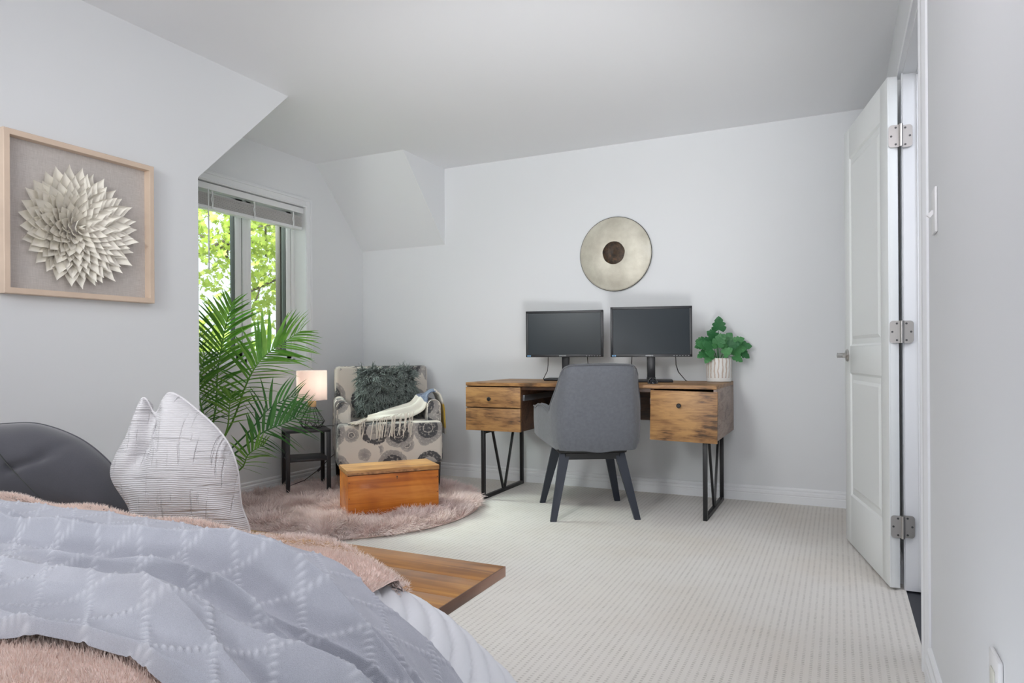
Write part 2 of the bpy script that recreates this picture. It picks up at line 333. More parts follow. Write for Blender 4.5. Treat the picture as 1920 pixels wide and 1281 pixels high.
def fur(name, P, Nn, length, width, m, parent=None, seg=4, comb=None, curl=.3, droop=.3, clump=0, lenvar=.3, loc=None, up=0):
    """ribbon strands rooted at P along normals Nn"""
    n = len(P); Ln = length*(1-lenvar*rng.random(n))
    d = Nn+rng.normal(0, curl, (n, 3))
    if comb is not None: d = d+comb
    d /= np.linalg.norm(d, axis=1, keepdims=True); side = np.cross(d, rng.normal(0, 1, (n, 3))); side /= np.linalg.norm(side, axis=1, keepdims=True)
    wv = rng.normal(0, 1, (n, 3))
    Vs = np.zeros((n, seg+1, 2, 3)); t = np.linspace(0, 1, seg+1); p = P.copy()
    for k in range(seg+1):
        wd = width*(1-.8*t[k]**1.5)
        Vs[:, k, 0] = p-side*wd/2; Vs[:, k, 1] = p+side*wd/2
        dd = d+np.array([0, 0, -droop])*t[k]+wv*clump*math.sin(k*1.9+.4); dd /= np.linalg.norm(dd, axis=1, keepdims=True)
        p = p+dd*(Ln/seg)[:, None]
    base = (np.arange(n)*(seg+1)*2)[:, None, None]; k = np.arange(seg)[None, :, None]*2
    F = (base+k+np.array([0, 1, 3, 2])[None, None, :]).reshape(-1, 4)
    tip = np.broadcast_to(t[None, :, None], (n, seg+1, 2)).ravel(); rn = np.broadcast_to(rng.random(n)[:, None, None], (n, seg+1, 2)).ravel()
    return npmesh(name, Vs.reshape(-1, 3), F, m, parent, loc, attrs={'tipf': tip, 'rnd': rn})

# ------------------------------------------------------------------ room shell
D, XN, XL, H, Z2 = 4.6356, -2.8055, -3.6083, 2.4188, 1.82
YC, YD, YN, XR, YB = 4.0674, 2.9414, 2.3333, .2339, -1.7
JY0, JY1, DH = 2.375, 3.125, 2.055          # door opening
WY0, WY1, WZ0, WZ1 = 2.96, 3.944, .898, 2.06   # window opening
def struct(name, polys, m):
    b = NB()
    for p in polys: b.faces.new([b.verts.new(q) for q in p])
    me = bpy.data.meshes.new(name); b.to_mesh(me); b.free(); o = link(name, me, m); o['kind'] = 'structure'; return o
def sbox(name, m, *dims, bev=.0): b = NB(); box(b, *dims, bev=bev); o = fin(b, name, m); o['kind'] = 'structure'; return o
sbox('floor', CARPET, XL-.02, XR+.0, YB, D+.02, -.05, 0)
sbox('floor_hallway', SLATEF, XR+.0, 1.6, .9, D, -.055, -.006)
struct('ceiling', [[(XN-.9, YB, H), (XR+.02, YB, H), (XR+.02, D+.02, H), (XN-.9, D+.02, H)]], CEIL)
struct('wall_back', [[(XL-.02, D, 0), (XR+.1, D, 0), (XR+.1, D, H), (XL-.02, D, H)]], PAINT)
struct('wall_left', [[(XN, YB, 0), (XN, YN, 0), (XN, YN, Z2), (XN, YD, H), (XN, YB, H)], [(XN, YC, H), (XN, D, Z2), (XN, D, H)]], PAINT)
struct('wall_alcove', [[(XL, YN, 0), (XN, YN, 0), (XN, YN, Z2), (XL, YN, Z2)], [(XN, YN, Z2), (XL, YN, Z2), (XL, YD, H), (XN, YD, H)],
                       [(XN, D, Z2), (XL, D, Z2), (XL, YC, H), (XN, YC, H)]], PAINT)
struct('wall_window', [[(XL, YN, 0), (XL, D, 0), (XL, D, WZ0), (XL, YN, WZ0)], [(XL, YN, WZ0), (XL, WY0, WZ0), (XL, WY0, WZ1), (XL, YN, Z2)],
                       [(XL, WY1, WZ0), (XL, D, WZ0), (XL, D, Z2), (XL, YC, H), (XL, WY1, H), (XL, WY1, WZ1)],
                       [(XL, YN, Z2), (XL, WY0, WZ1), (XL, WY1, WZ1), (XL, WY1, H), (XL, YD, H)]], PAINT)
struct('wall_rear', [[(XN, YB, 0), (XR, YB, 0), (XR, YB, H), (XN, YB, H)]], PAINT)
b = NB(); box(b, XR, XR+.12, YB, JY0-.015, 0, H); box(b, XR, XR+.12, JY1+.015, D, 0, H); box(b, XR, XR+.12, JY0-.015, JY1+.015, DH+.015, H)
o = fin(b, 'wall_right', PAINT, smooth=0); o['kind'] = 'structure'
struct('wall_hallway', [[(1.6, .9, 0), (1.6, D, 0), (1.6, D, H), (1.6, .9, H)], [(XR+.12, .9, 0), (1.6, .9, 0), (1.6, .9, H), (XR+.12, .9, H)],
                        [(XR+.12, D, 0), (1.6, D, 0), (1.6, D, H), (XR+.12, D, H)], [(XR+.12, .9, H), (1.6, .9, H), (1.6, D, H), (XR+.12, D, H)]], PAINT)
# baseboards
BP = [(0, 0), (.017, 0), (.017, .046), (.0145, .049), (.0145, .052), (.017, .056), (.0165, .070), (.010, .077), (.010, .080), (.012, .084), (.011, .093), (.006, .0985), (0, .0985)]
def baseboard(name, p0, p1, n):
    b = NB(); loft(b, [[Vector((p[0]+n[0]*a, p[1]+n[1]*a, z)) for a, z in BP] for p in (p0, p1)]); o = fin(b, name, TRIM, smooth=20); o['kind'] = 'structure'
baseboard('baseboard_back', (XL, D), (XR, D), (0, -1)); baseboard('baseboard_window', (XL, YN), (XL, D), (1, 0))
baseboard('baseboard_alcove', (XL, YN), (XN, YN), (0, 1)); baseboard('baseboard_left', (XN, YB), (XN, YN), (1, 0))
baseboard('baseboard_right', (XR, YB), (XR, JY0-.085), (-1, 0)); baseboard('baseboard_right_far', (XR, JY1+.085), (XR, D), (-1, 0))
# door casing, jamb, stop
CP0 = [(0, 0), (.006, 0), (.006, .060), (0, .066)]
CP = [(0, 0), (.018, 0), (.018, .012), (.014, .018), (.014, .050), (.008, .066), (.006, .070), (0, .070)]
def casing(name, y, s):   # s=+1 grows to +Y away from the opening
    b = NB(); loft(b, [[Vector((XR-a, y+s*w_, z)) for a, w_ in (CP if s < 0 else CP0)] for z in (0, DH+.07)]); o = fin(b, name, TRIM, smooth=20); o['kind'] = 'structure'
casing('trim_1', JY0-.008, -1); casing('trim_2', JY1+.008, 1)
b = NB(); loft(b, [[Vector((XR-a, y, DH+.008+w_)) for a, w_ in CP] for y in (JY0-.078, JY1+.078)]); o = fin(b, 'trim_3', TRIM, smooth=20); o['kind'] = 'structure'
b = NB(); box(b, XR-.002, XR+.125, JY1, JY1+.018, 0, DH+.018, .001); box(b, XR-.002, XR+.125, JY0-.018, JY0, 0, DH+.018, .001); box(b, XR-.002, XR+.125, JY0, JY1, DH, DH+.018, .001)
box(b, XR+.045, XR+.080, JY1-.011, JY1+.001, .012, DH, .002); box(b, XR+.045, XR+.080, JY0-.001, JY0+.011, .012, DH, .002); box(b, XR+.045, XR+.080, JY0, JY1, DH-.011, DH+.001, .002)
o = fin(b, 'trim_4', TRIM); o['kind'] = 'structure'
# ---- window
def wbox(x0, x1, y0, y1, z0, z1): return (x0, x1, y0, y1, z0, z1)
win = bpy.data.objects.new('window_1', None); COL.objects.link(win); win['kind'] = 'structure'; win.location = (XL, (WY0+WY1)/2, WZ0)
WS = (-XL, -(WY0+WY1)/2, -WZ0)
def wpart(name, m, boxes, bev=.002):
    b = NB()
    for q in boxes: box(b, *q, bev=bev)
    return fin(b, name, m, win, shift=WS)
FX0, FX1 = XL-.16, XL-.10
wpart('reveal', VINYL, [(XL-.165, XL+.001, WY0-.012, WY0, WZ0, WZ1), (XL-.165, XL+.001, WY1, WY1+.012, WZ0, WZ1), (XL-.165, XL+.001, WY0, WY1, WZ1, WZ1+.012), (XL-.165, XL+.001, WY0, WY1, WZ0-.012, WZ0)], 0)
wpart('frame', VINYL, [(FX0, FX1, WY0, WY0+.03, WZ0, WZ1), (FX0, FX1, WY1-.03, WY1, WZ0, WZ1), (FX0, FX1, WY0, WY1, WZ0, WZ0+.03), (FX0, FX1, WY0, WY1, WZ1-.03, WZ1), (FX0, FX1, 3.448, 3.478, WZ0, WZ1)])
GX = XL-.14
for (a, c, s0, s1) in ((WY0+.03, 3.446, .045, .055), (3.480, WY1-.03, .05, .045)):
    z0, z1 = WZ0+.03, WZ1-.03; x0, x1 = XL-.15, XL-.112
    sash = wpart('sash', VINYL, [(x0, x1, a, a+s0, z0, z1), (x0, x1, c-s1, c, z0, z1), (x0, x1, a, c, z0, z0+.05), (x0, x1, a, c, z1-.05, z1)])
    gk = NB()
    for q in ((a+s0, a+s0+.004), (c-s1-.006, c-s1)): box(gk, x0-.004, x1-.006, q[0], q[1], z0+.05, z1-.05)
    box(gk, x0+.004, x1+.0005, a-.0015, a+.001, z0, z1); box(gk, x0+.004, x1+.0005, c-.001, c+.0015, z0, z1)
    fin(gk, 'gasket', GASKET, sash, shift=WS)
    gm, gnt, gb = newmat('window_glass')
    tr = gnt.nodes.new('ShaderNodeBsdfTransparent'); tr.inputs[0].default_value = (.93, .98, .95, 1); gl = gnt.nodes.new('ShaderNodeBsdfGlossy'); gl.inputs['Roughness'].default_value = .02
    fr = gnt.nodes.new('ShaderNodeFresnel'); fr.inputs[0].default_value = 1.25; mx = gnt.nodes.new('ShaderNodeMixShader'); L(gnt, fr.outputs[0], mx.inputs[0]); L(gnt, tr.outputs[0], mx.inputs[1]); L(gnt, gl.outputs[0], mx.inputs[2]); L(gnt, mx.outputs[0], gnt.nodes['Material Output'].inputs[0])
    b = NB(); box(b, GX-.002, GX+.002, a+s0-.005, c-s1+.005, z0+.045, z1-.045); fin(b, 'pane', gm, sash, shift=WS)
wpart('exterior_brickmould', mat('brown_brickmould', (.045, .033, .026), .7), [(XL-.21, XL-.165, WY1-.085, WY1+.03, WZ0, WZ1), (XL-.30, XL-.165, WY0-.03, WY0+.02, WZ0, WZ1)])
b = NB()   # casing around the window, picture-frame style with stepped profile
for off, th, wd in ((.0, .012, .070), (.006, .016, .012), (.046, .018, .014)):
    y0, y1, z0, z1 = WY0-off, WY1+off, WZ0-off, WZ1+off
    box(b, XL, XL+th, y0-wd, y0, z0-wd, z1+wd, .002); box(b, XL, XL+th, y1, y1+wd, z0-wd, z1+wd, .002)
    box(b, XL, XL+th, y0, y1, z0-wd, z0, .002); box(b, XL, XL+th, y0, y1, z1, z1+wd, .002)
fin(b, 'casing', TRIM, win, shift=WS)
b = NB(); box(b, XL-.112, XL-.085, 3.62, 3.69, WZ0+.03, WZ0+.052, .003); beam(b, (XL-.09, 3.65, WZ0+.045), (XL-.05, 3.60, WZ0+.03), .012, .012); fin(b, 'crank_handle', VINYL, win, shift=WS)

# ------------------------------------------------------------------ blind
BX0, BX1 = XL-.062, XL-.008
bl = thing('window_blind', 'white faux wood blind raised and bunched at the top of the window', 'blind', (XL-.035, 3.45, 1.89))
bs = (-(XL-.035), -3.45, -1.89); SLAT = mat('blind_slat_white', (.72, .71, .69), .5)
obox('valance', VINYL, (BX1-.012, BX1+.004, WY0+.004, WY1-.004, 2.012, WZ1-.006), .004, bl, shift=bs)
obox('headrail', VINYL, (BX0, BX1-.014, WY0+.006, WY1-.006, 2.02, WZ1-.002), .002, bl, shift=bs)
for k in range(12):
    z = 1.915+k*.0066; dx = random.uniform(-.002, .002)
    obox('slat', SLAT, (BX0+dx, BX1-.006+dx, WY0+.010+random.uniform(0, .004), WY1-.012-random.uniform(0, .004), z, z+.0032), 0, bl, shift=bs, smooth=0)
obox('bottom_rail', VINYL, (BX0, BX1-.004, WY0+.010, WY1-.012, 1.890, 1.912), .003, bl, shift=bs)
for y in (3.11, 3.46, 3.83):
    b = NB(); tube(b, [(BX1-.001, y, 2.01), (BX1+.001, y+.006, 1.985), (BX1, y-.004, 1.955), (BX1+.002, y+.005, 1.925), (BX1, y, 1.895)], .0035, 6)
    tube(b, [(BX1-.001, y+.01, 2.01), (BX1+.004, y+.004, 1.97), (BX1, y+.012, 1.93), (BX1, y+.008, 1.895)], .0028, 6); fin(b, 'ladder_cord', VINYL, bl, shift=bs)
b = NB(); tube(b, [(BX1+.012, 3.075, 2.01), (BX1+.014, 3.075, 1.50)], .0042, 8); tube(b, [(BX1-.004, 3.075, 2.02), (BX1+.012, 3.075, 2.01)], .003, 6); fin(b, 'tilt_wand', VINYL, bl, shift=bs)

# ------------------------------------------------------------------ tree outside
def maple_leaf():
    pts = [(0, 0), (.10, -.05), (.32, -.10), (.25, .08), (.50, .22), (.30, .30), (.30, .44), (.13, .42), (0, .85)]
    P_ = pts+[(-x, y) for x, y in pts[-2:0:-1]]
    b = NB(); vs = [b.verts.new((x, y, .10*abs(x))) for x, y in P_]; c = b.verts.new((0, .2, -.03))
    for i in range(len(vs)): b.faces.new((vs[i], vs[(i+1) % len(vs)], c))
    me = bpy.data.meshes.new('leaf'); b.to_mesh(me); b.free(); me.materials.append(MAPLE); return me
TL = Vector((-6.6, 4.2, -3)); tree = thing('maple_tree', 'sunlit yellow green maple tree outside the window', 'tree', TL)
b = NB(); tube(b, [TL-TL, Vector((.1, .1, 3.0)), Vector((.0, .4, 5.2)), Vector((.2, .6, 7.2))], .12, 8, .04); fin(b, 'trunk', BARK, tree)
LM = maple_leaf(); leafs = []
brs = []
for k in range(26):
    z = random.uniform(-.6, 3.4)+3; a = Vector((random.uniform(-.2, .3), random.uniform(.6, 2.2), z)); e = a+Vector((random.uniform(-.6, 1.5), random.uniform(-2.6, 2.6), random.uniform(-.3, .9)))
    m_ = (a+e)/2+Vector((0, 0, random.uniform(-.1, .2))); b = NB(); tube(b, [a, m_, e], .018, 6, .006); fin(b, 'branch', BARK, tree); brs.append((a, m_, e))
for k in range(7600):
    a, m_, e = random.choice(brs); t = random.random(); p = (a.lerp(m_, t*2) if t < .5 else m_.lerp(e, t*2-1))+Vector([random.gauss(0, .28) for _ in range(3)])
    leafs.append((p+TL, Euler((random.uniform(-1.2, 1.2)+PI/2*random.choice((0, 1, 1)), random.uniform(-.8, .8), random.uniform(0, 6.3))), random.uniform(.06, .12)))
leafs.sort(key=lambda q: (q[0]-Vector((-3.75, 3.45, 1.4))).length)
LV = np.array([v.co for v in LM.vertices]); LF = np.array([[i for i in p.vertices] for p in LM.polygons]); VV, FF = [], []; cnt = 0
for k, (p, e, s) in enumerate(leafs):
    if cnt < 300 and -4.9 < p.x < -4.0 or (cnt < 300 and k > 2600):
        o = link('leaf', LM, None, tree); o.location = p-TL; o.rotation_euler = e; o.scale = (s,)*3; cnt += 1
    else:
        R_ = np.array(e.to_matrix()); FF.append(LF+len(VV)*len(LV)); VV.append(LV@R_.T*s+np.array(p-TL))
o = npmesh('foliage', np.concatenate(VV), np.concatenate(FF), MAPLE, tree, smooth=False); o['kind'] = 'stuff'
obox('outdoor_ground', mat('lawn', (.10, .16, .05), .9), (-14, XL-.6, -4, 12, -3.1, -3.0), 0); bpy.data.objects['outdoor_ground']['kind'] = 'structure'

# ------------------------------------------------------------------ door leaf
DX, DY = XR-.018, 3.11; door = bpy.data.objects.new('door_1', None); COL.objects.link(door); door.location = (DX-.003, DY, 0); door['kind'] = 'structure'
ang = math.atan2(3.829-3.101, .014-.165); door.rotation_euler = (0, 0, ang)   # local +x runs along the leaf away from the hinge; local +y is the room side face
DW, T = .745, .037
b = NB(); box(b, 0, DW, 0, T-.007, .012, 2.045, .001)
pan = ((.25, .85), (.98, 1.90))
def ringbox(x0, x1, z0, z1, y0, y1):
    box(b, x0, x1, y0, y1, z0, z1, .0015)
ringbox(0, .105, .012, 2.045, T-.008, T); ringbox(DW-.105, DW, .012, 2.045, T-.008, T)
for z0, z1 in ((.012, pan[0][0]), (pan[0][1], pan[1][0]), (pan[1][1], 2.045)): ringbox(.105, DW-.105, z0, z1, T-.008, T)
fin(b, 'leaf', DOORP, door)
for z0, z1 in pan:
    b = NB(); rs = []
    for ins, y in ((0, T), (.010, T-.0075), (.032, T-.0075), (.048, T-.001), (.056, T-.001)):
        rs.append([Vector((x, y, z)) for x, z in ((.105+ins, z0+ins), (DW-.105-ins, z0+ins), (DW-.105-ins, z1-ins), (.105+ins, z1-ins))])
    loft(b, rs, cap=False); b.faces.new([v for v in b.verts][-4:]); fin(b, 'panel', DOORP, door, smooth=15)
hl = NB(); lathe(hl, [(.030, T), (.031, T+.004), (.027, T+.009), (.012, T+.012), (.011, T+.045), (.013, T+.048)], (0, 0, 0), 24, 'Y')
rose = fin(hl, 'handle', NICKEL, door, shift=(DW-.06, 0, .935)); 
b = NB(); tube(b, [(DW-.06, T+.040, .935), (DW-.075, T+.046, .935), (DW-.11, T+.046, .934), (DW-.17, T+.042, .932)], .0095, 10, .007); tag(fin(b, 'lever', NICKEL, rose), 'curved nickel lever')
b = NB(); lathe(b, [(.030, 0), (.031, -.004), (.026, -.010), (.011, -.014), (.011, -.045)], (DW-.06, 0, .935), 20, 'Y'); fin(b, 'rear_knob', NICKEL, door)
for hz in (1.806, 1.030, .257):
    pz = [(x, z) for x, z in ()]
    hg = NB(); lathe(hg, [(.0072, -.044), (.0072, .044)], (0, 0, 0), 14)
    for q in (-.026, -.009, .009, .026): lathe(hg, [(.0077, q-.0008), (.0077, q+.0008)], (0, 0, 0), 14)
    ho = fin(hg, 'hinge', NICKEL, door); ca, sa = math.cos(-ang), math.sin(-ang)
    wl = Vector((.2225, 3.093, hz))-door.location; ho.location = Vector((wl.x*ca-wl.y*sa, wl.x*sa+wl.y*ca, hz)); ho.rotation_euler = (0, 0, -ang)
    for s in (-1, 1):
        lf = NB(); pts = []
        x0, x1, r = s*.005, s*.042, .012
        for k in range(5): a = PI/2*k/4; pts.append((x1-s*r+s*r*math.sin(a), .044-r+r*math.cos(a)))
        for k in range(5): a = PI/2*k/4; pts.append((x1-s*r+s*r*math.cos(a), -(.044-r)-r*math.sin(a)))
        pts = [(x0, .044)]+pts+[(x0, -.044)]
        yy = .006 if s < 0 else .020
        loft(lf, [[Vector((x, yy+d, z)) for x, z in pts] for d in (0, .0025)]); lo = fin(lf, 'hinge_plate', NICKEL, ho, smooth=20)
        if s > 0: lo.rotation_euler = (0, 0, 0)
        # screws belong to the plates but the depth limit ends here: joined with the plate
        sc = NB()
        for px, pz_ in ((s*.017, .033), (s*.033, 0), (s*.017, -.033)): lathe(sc, [(.0042, yy-.0012), (.0042, yy+.001)], (px, 0, pz_), 10, 'Y')
        me = bpy.data.meshes.new('s'); sc.to_mesh(me); sc.free(); me.materials.append(NICKEL)
        bm2 = bmesh.new(); bm2.from_mesh(lo.data); n0 = len(bm2.faces); bm2.from_mesh(me); bm2.faces.ensure_lookup_table()
        for f in bm2.faces[n0:]: f.material_index = 1
        bm2.to_mesh(lo.data); bm2.free(); lo.data.materials.append(SCREW)

# outlet + switch on the right wall
ot = thing('wall_outlet', 'white wall outlet plate low on the near right wall', 'outlet', (XR, 1.36, .36))
obox('plate', mat('white_plastic', (.80, .80, .80), .3), (-.008, 0, -.037, .037, -.06, .09), .003, ot)
b = NB(); box(b, -.0105, -.007, -.016, .016, .03, .065, .002); box(b, -.0105, -.007, -.016, .016, -.035, 0, .002); fin(b, 'socket', mat('ivory_plastic', (.66, .66, .58), .35), ot)
sw = thing('light_switch', 'white light switch at the right wall beside the door casing', 'switch', (XR, 2.13, 1.325))
obox('plate', MATS['white_plastic'], (-.007, 0, -.036, .036, -.06, .06), .003, sw)
b = NB(); beam(b, (-.006, 0, .0), (-.018, 0, -.014), .012, .010); fin(b, 'toggle', MATS['white_plastic'], sw)

# ------------------------------------------------------------------ framed flower art on the left wall
fy0, fy1, fz0, fz1 = 1.455, 2.066, 1.188, 1.800; fc = Vector((XN, (fy0+fy1)/2, (fz0+fz1)/2)); art = thing('framed_artwork', 'square pale wood shadow box with cream paper flower on linen', 'picture', fc)
hw = .306; fd = .042; wd = .022
b = NB()
def fr_ring(ins, x): return [Vector((x, s*(hw-ins), t*(hw-ins))) for s, t in ((-1, -1), (1, -1), (1, 1), (-1, 1))]
R_ = [fr_ring(0, .001), fr_ring(0, fd-.002), fr_ring(.002, fd), fr_ring(wd-.001, fd), fr_ring(wd, fd-.001), fr_ring(wd, .004)]
loft(b, R_, cap=False); fin(b, 'frame', PALEWOOD, art, smooth=20)
obox('linen_backing', LINEN, (.001, .006, -hw+.018, hw-.018, -hw+.018, hw-.018), 0, art)
b = NB(); ns, nw = 7, 4   # a pointed, cupped paper petal lying along +z, facing +x
g = [[None]*(2*nw+1) for _ in range(ns+1)]
for i in range(ns+1):
    t = i/ns; wdt = .5*math.sin(PI*min(1, t*.62+.19))*(1-t**1.7)*1.12 if t < 1 else 0
    for j in range(-nw, nw+1):
        u = j/nw; g[i][j+nw] = b.verts.new((.10*t+.22*t*t*t-.02+.16*u*u*(wdt*2)*(1 if t < .9 else .6), u*wdt*.52*2*.5, t))
for i in range(ns):
    for j in range(2*nw): b.faces.new((g[i][j], g[i][j+1], g[i+1][j+1], g[i+1][j]))
PM = bpy.data.meshes.new('petal'); b.to_mesh(PM); b.free(); PM.materials.append(PAPER); PM.polygons.foreach_set('use_smooth', [True]*len(PM.polygons))
cy, cz = -.022, -.022
rings = [(.145, 30, .085, .10), (.128, 29, .08, .16), (.110, 27, .075, .22), (.092, 24, .070, .28), (.075, 21, .066, .35), (.058, 18, .06, .42), (.042, 14, .055, .52), (.027, 10, .05, .65), (.013, 7, .045, .85), (.003, 4, .04, 1.15)]
for ri, (r, n, ln, tilt) in enumerate(rings):
    for k in range(n):
        a = 2*PI*(k+.5*(ri % 2)+random.uniform(-.15, .15))/n; o = link('petal', PM, None, art)
        o.location = (.007+ri*.0022, cy+math.sin(a)*r, cz+math.cos(a)*r); o.rotation_euler = (Matrix.Rotation(-a, 3, 'X')@Matrix.Rotation(tilt+random.uniform(-.06, .08), 3, 'Y')@Matrix.Rotation(random.uniform(-.25, .25), 3, 'Z')).to_euler()
        s = ln*random.uniform(1.02, 1.24); o.scale = (s, s*1.35, s*1.05)

# ------------------------------------------------------------------ round metal wall disc
dc = thing('wall_disc', 'round hammered champagne metal disc with dark centre on back wall', 'wall decor', (-1.41, D-.004, 1.647))
dm, nt, bb = newmat('champagne_metal'); c = coords(nt); f = noise_(nt, c, 6, 5, .6); f2 = noise_(nt, c, 120, 4)
L(nt, ramp(nt, f, [(.3, (.50, .465, .38)), (.6, (.68, .65, .55)), (.75, (.74, .72, .64))]), bb.inputs['Base Color']); bb.inputs['Metallic'].default_value = .3; bb.inputs['Roughness'].default_value = .52; bump(nt, bb, f2, .35, .002)
b = NB(); R0 = .256; prof = [(0.0001, -.030)]+[(R0*t, -.030-.020*(math.sin(PI*min(1, t*1.05)))+.012*t**6) for t in (.15, .3, .45, .6, .72, .82, .9, .96, 1)]+[(R0+.002, -.014), (R0, -.010), (R0*.9, -.012), (R0*.5, -.01), (0.0001, -.01)]
lathe(b, prof, (0, 0, 0), 72, 'Y', False); tag(fin(b, 'dish', dm, dc, smooth=50), None)
dk, nt, bb = newmat('dark_patina'); c = coords(nt); L(nt, ramp(nt, noise_(nt, c, 40, 5, .7), [(.35, (.02, .016, .012)), (.6, (.07, .04, .02)), (.75, (.22, .09, .035))]), bb.inputs['Base Color']); bb.inputs['Roughness'].default_value = .5; bb.inputs['Metallic'].default_value = .3; bump(nt, bb, noise_(nt, c, 90, 4), .6, .003)
b = NB(); pr = [(.0001, -.048)]+[(.081*t, -.050-.004*math.sin(PI*t)) for t in (.3, .6, .85)]+[(.0815, -.046), (.080, -.036)]; lathe(b, pr, (-.002, 0, .006), 48, 'Y', False)
for v in b.verts: v.co.x *= 1+.02*math.sin(7*math.atan2(v.co.z, v.co.x))
tag(fin(b, 'centre_boss', dk, dc, smooth=50), 'dark bronze pitted centre')
b = NB(); tor = [Vector(((R0+.001)*math.cos(a), -.014, (R0+.001)*math.sin(a))) for a in [2*PI*k/72 for k in range(73)]]; tube(b, tor, .0035, 6); fin(b, 'rim', mat('dark_rim', (.10, .095, .085), .4, .7), dc)
b = NB(); lathe(b, [(.05, 0), (.05, -.02)], (0, 0, 0), 20, 'Y'); fin(b, 'wall_mount', BLACK, dc)

# ------------------------------------------------------------------ desk
dx0, dx1, dy0, dy1 = -2.226, -.62, 3.93, 4.60; DZ = .768; DB = .454
desk = thing('writing_desk', 'rustic brown wood desk with drawers and black V legs', 'desk', (-1.423, 4.265, 0)); ds = (1.423, -4.265, 0)
obox('desktop', DESKW, (dx0, dx1, dy0, dy1, DZ-.022, DZ), .0012, desk, shift=ds)
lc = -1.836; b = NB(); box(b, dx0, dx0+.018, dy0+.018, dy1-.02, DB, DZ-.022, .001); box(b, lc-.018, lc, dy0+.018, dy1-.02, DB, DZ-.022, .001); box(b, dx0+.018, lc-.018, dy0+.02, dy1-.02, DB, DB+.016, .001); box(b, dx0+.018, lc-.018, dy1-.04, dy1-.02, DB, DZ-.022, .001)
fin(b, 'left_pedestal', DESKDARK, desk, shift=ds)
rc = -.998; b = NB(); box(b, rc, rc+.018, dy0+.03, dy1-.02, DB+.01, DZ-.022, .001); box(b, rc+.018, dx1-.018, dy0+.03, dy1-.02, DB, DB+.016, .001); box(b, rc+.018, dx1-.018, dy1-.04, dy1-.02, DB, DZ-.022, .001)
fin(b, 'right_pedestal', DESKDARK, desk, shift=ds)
tag(obox('side_panel', DESKY, (dx1-.018, dx1, dy0+.006, dy1, DB, DZ-.022), .001, desk, shift=ds), 'pale greyed outer side panel')
for z0, z1, knob in ((.607, DZ-.030, True), (DB, .601, False)):
    dr = obox('drawer', DESKW, (dx0, lc+.006, dy0, dy0+.018, z0, z1), .0012, desk, shift=ds)
    if knob:
        b = NB(); lathe(b, [(.006, 0), (.006, -.010), (.013, -.014), (.0135, -.020), (.009, -.024)], (-2.046, dy0, .662), 16, 'Y'); fin(b, 'knob', BLACK, dr, shift=ds)
Rt = Matrix.Translation(Vector((rc, dy0, 0)))@Matrix.Rotation(math.radians(-1.2), 4, 'Z')@Matrix.Rotation(math.radians(1.0), 4, 'Y')
b = NB(); box(b, -.006, .374, -.008, .010, DB-.004, DZ-.030, .0012, M=Rt); dr = fin(b, 'drawer', DESKW, desk, shift=ds)
b = NB(); lathe(b, [(.006, 0), (.006, -.010), (.013, -.014), (.0135, -.020), (.009, -.024)], (-.825, dy0-.010, .652), 16, 'Y'); fin(b, 'knob', BLACK, dr, shift=ds)
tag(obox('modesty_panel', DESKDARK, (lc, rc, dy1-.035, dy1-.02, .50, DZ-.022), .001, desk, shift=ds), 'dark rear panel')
b = NB(); box(b, lc, rc, dy0+.025, dy0+.043, DZ-.045, DZ-.022, .001); fin(b, 'apron', DESKDARK, desk, shift=ds)
RAIL = mat('steel_rail', (.35, .36, .38), .35, .9)
for x0, x1 in ((lc, lc+.012), (rc-.012, rc)):
    b = NB(); box(b, x0, x1, dy0+.05, dy1-.1, .650, .688, .002); fin(b, 'drawer_slide', RAIL, desk, shift=ds)
    b = NB(); 
for lx in (-2.112, -.690):
    b = NB(); y0, y1 = dy0+.018, dy1-.03; r = .0235
    box(b, lx-r/2, lx+r/2, y0, y0+r, 0, DB, .0015); box(b, lx-r/2, lx+r/2, y1-r, y1, 0, DB, .0015); box(b, lx-r/2, lx+r/2, y0+r, y1-r, 0, r, .0015); box(b, lx-r/2, lx+r/2, y0+r, y1-r, DB-r, DB, .0015)
    ym = (y0+y1)/2; lf = fin(b, 'leg_frame', BLACK, desk, shift=ds)
    for s in (-1, 1):
        b = NB(); beam(b, (lx, ym+s*.012, r), (lx, ym+s*.165, DB-r), .014, .014, side=(1, 0, 0)); fin(b, 'diagonal_bar', BLACK, lf, shift=ds)

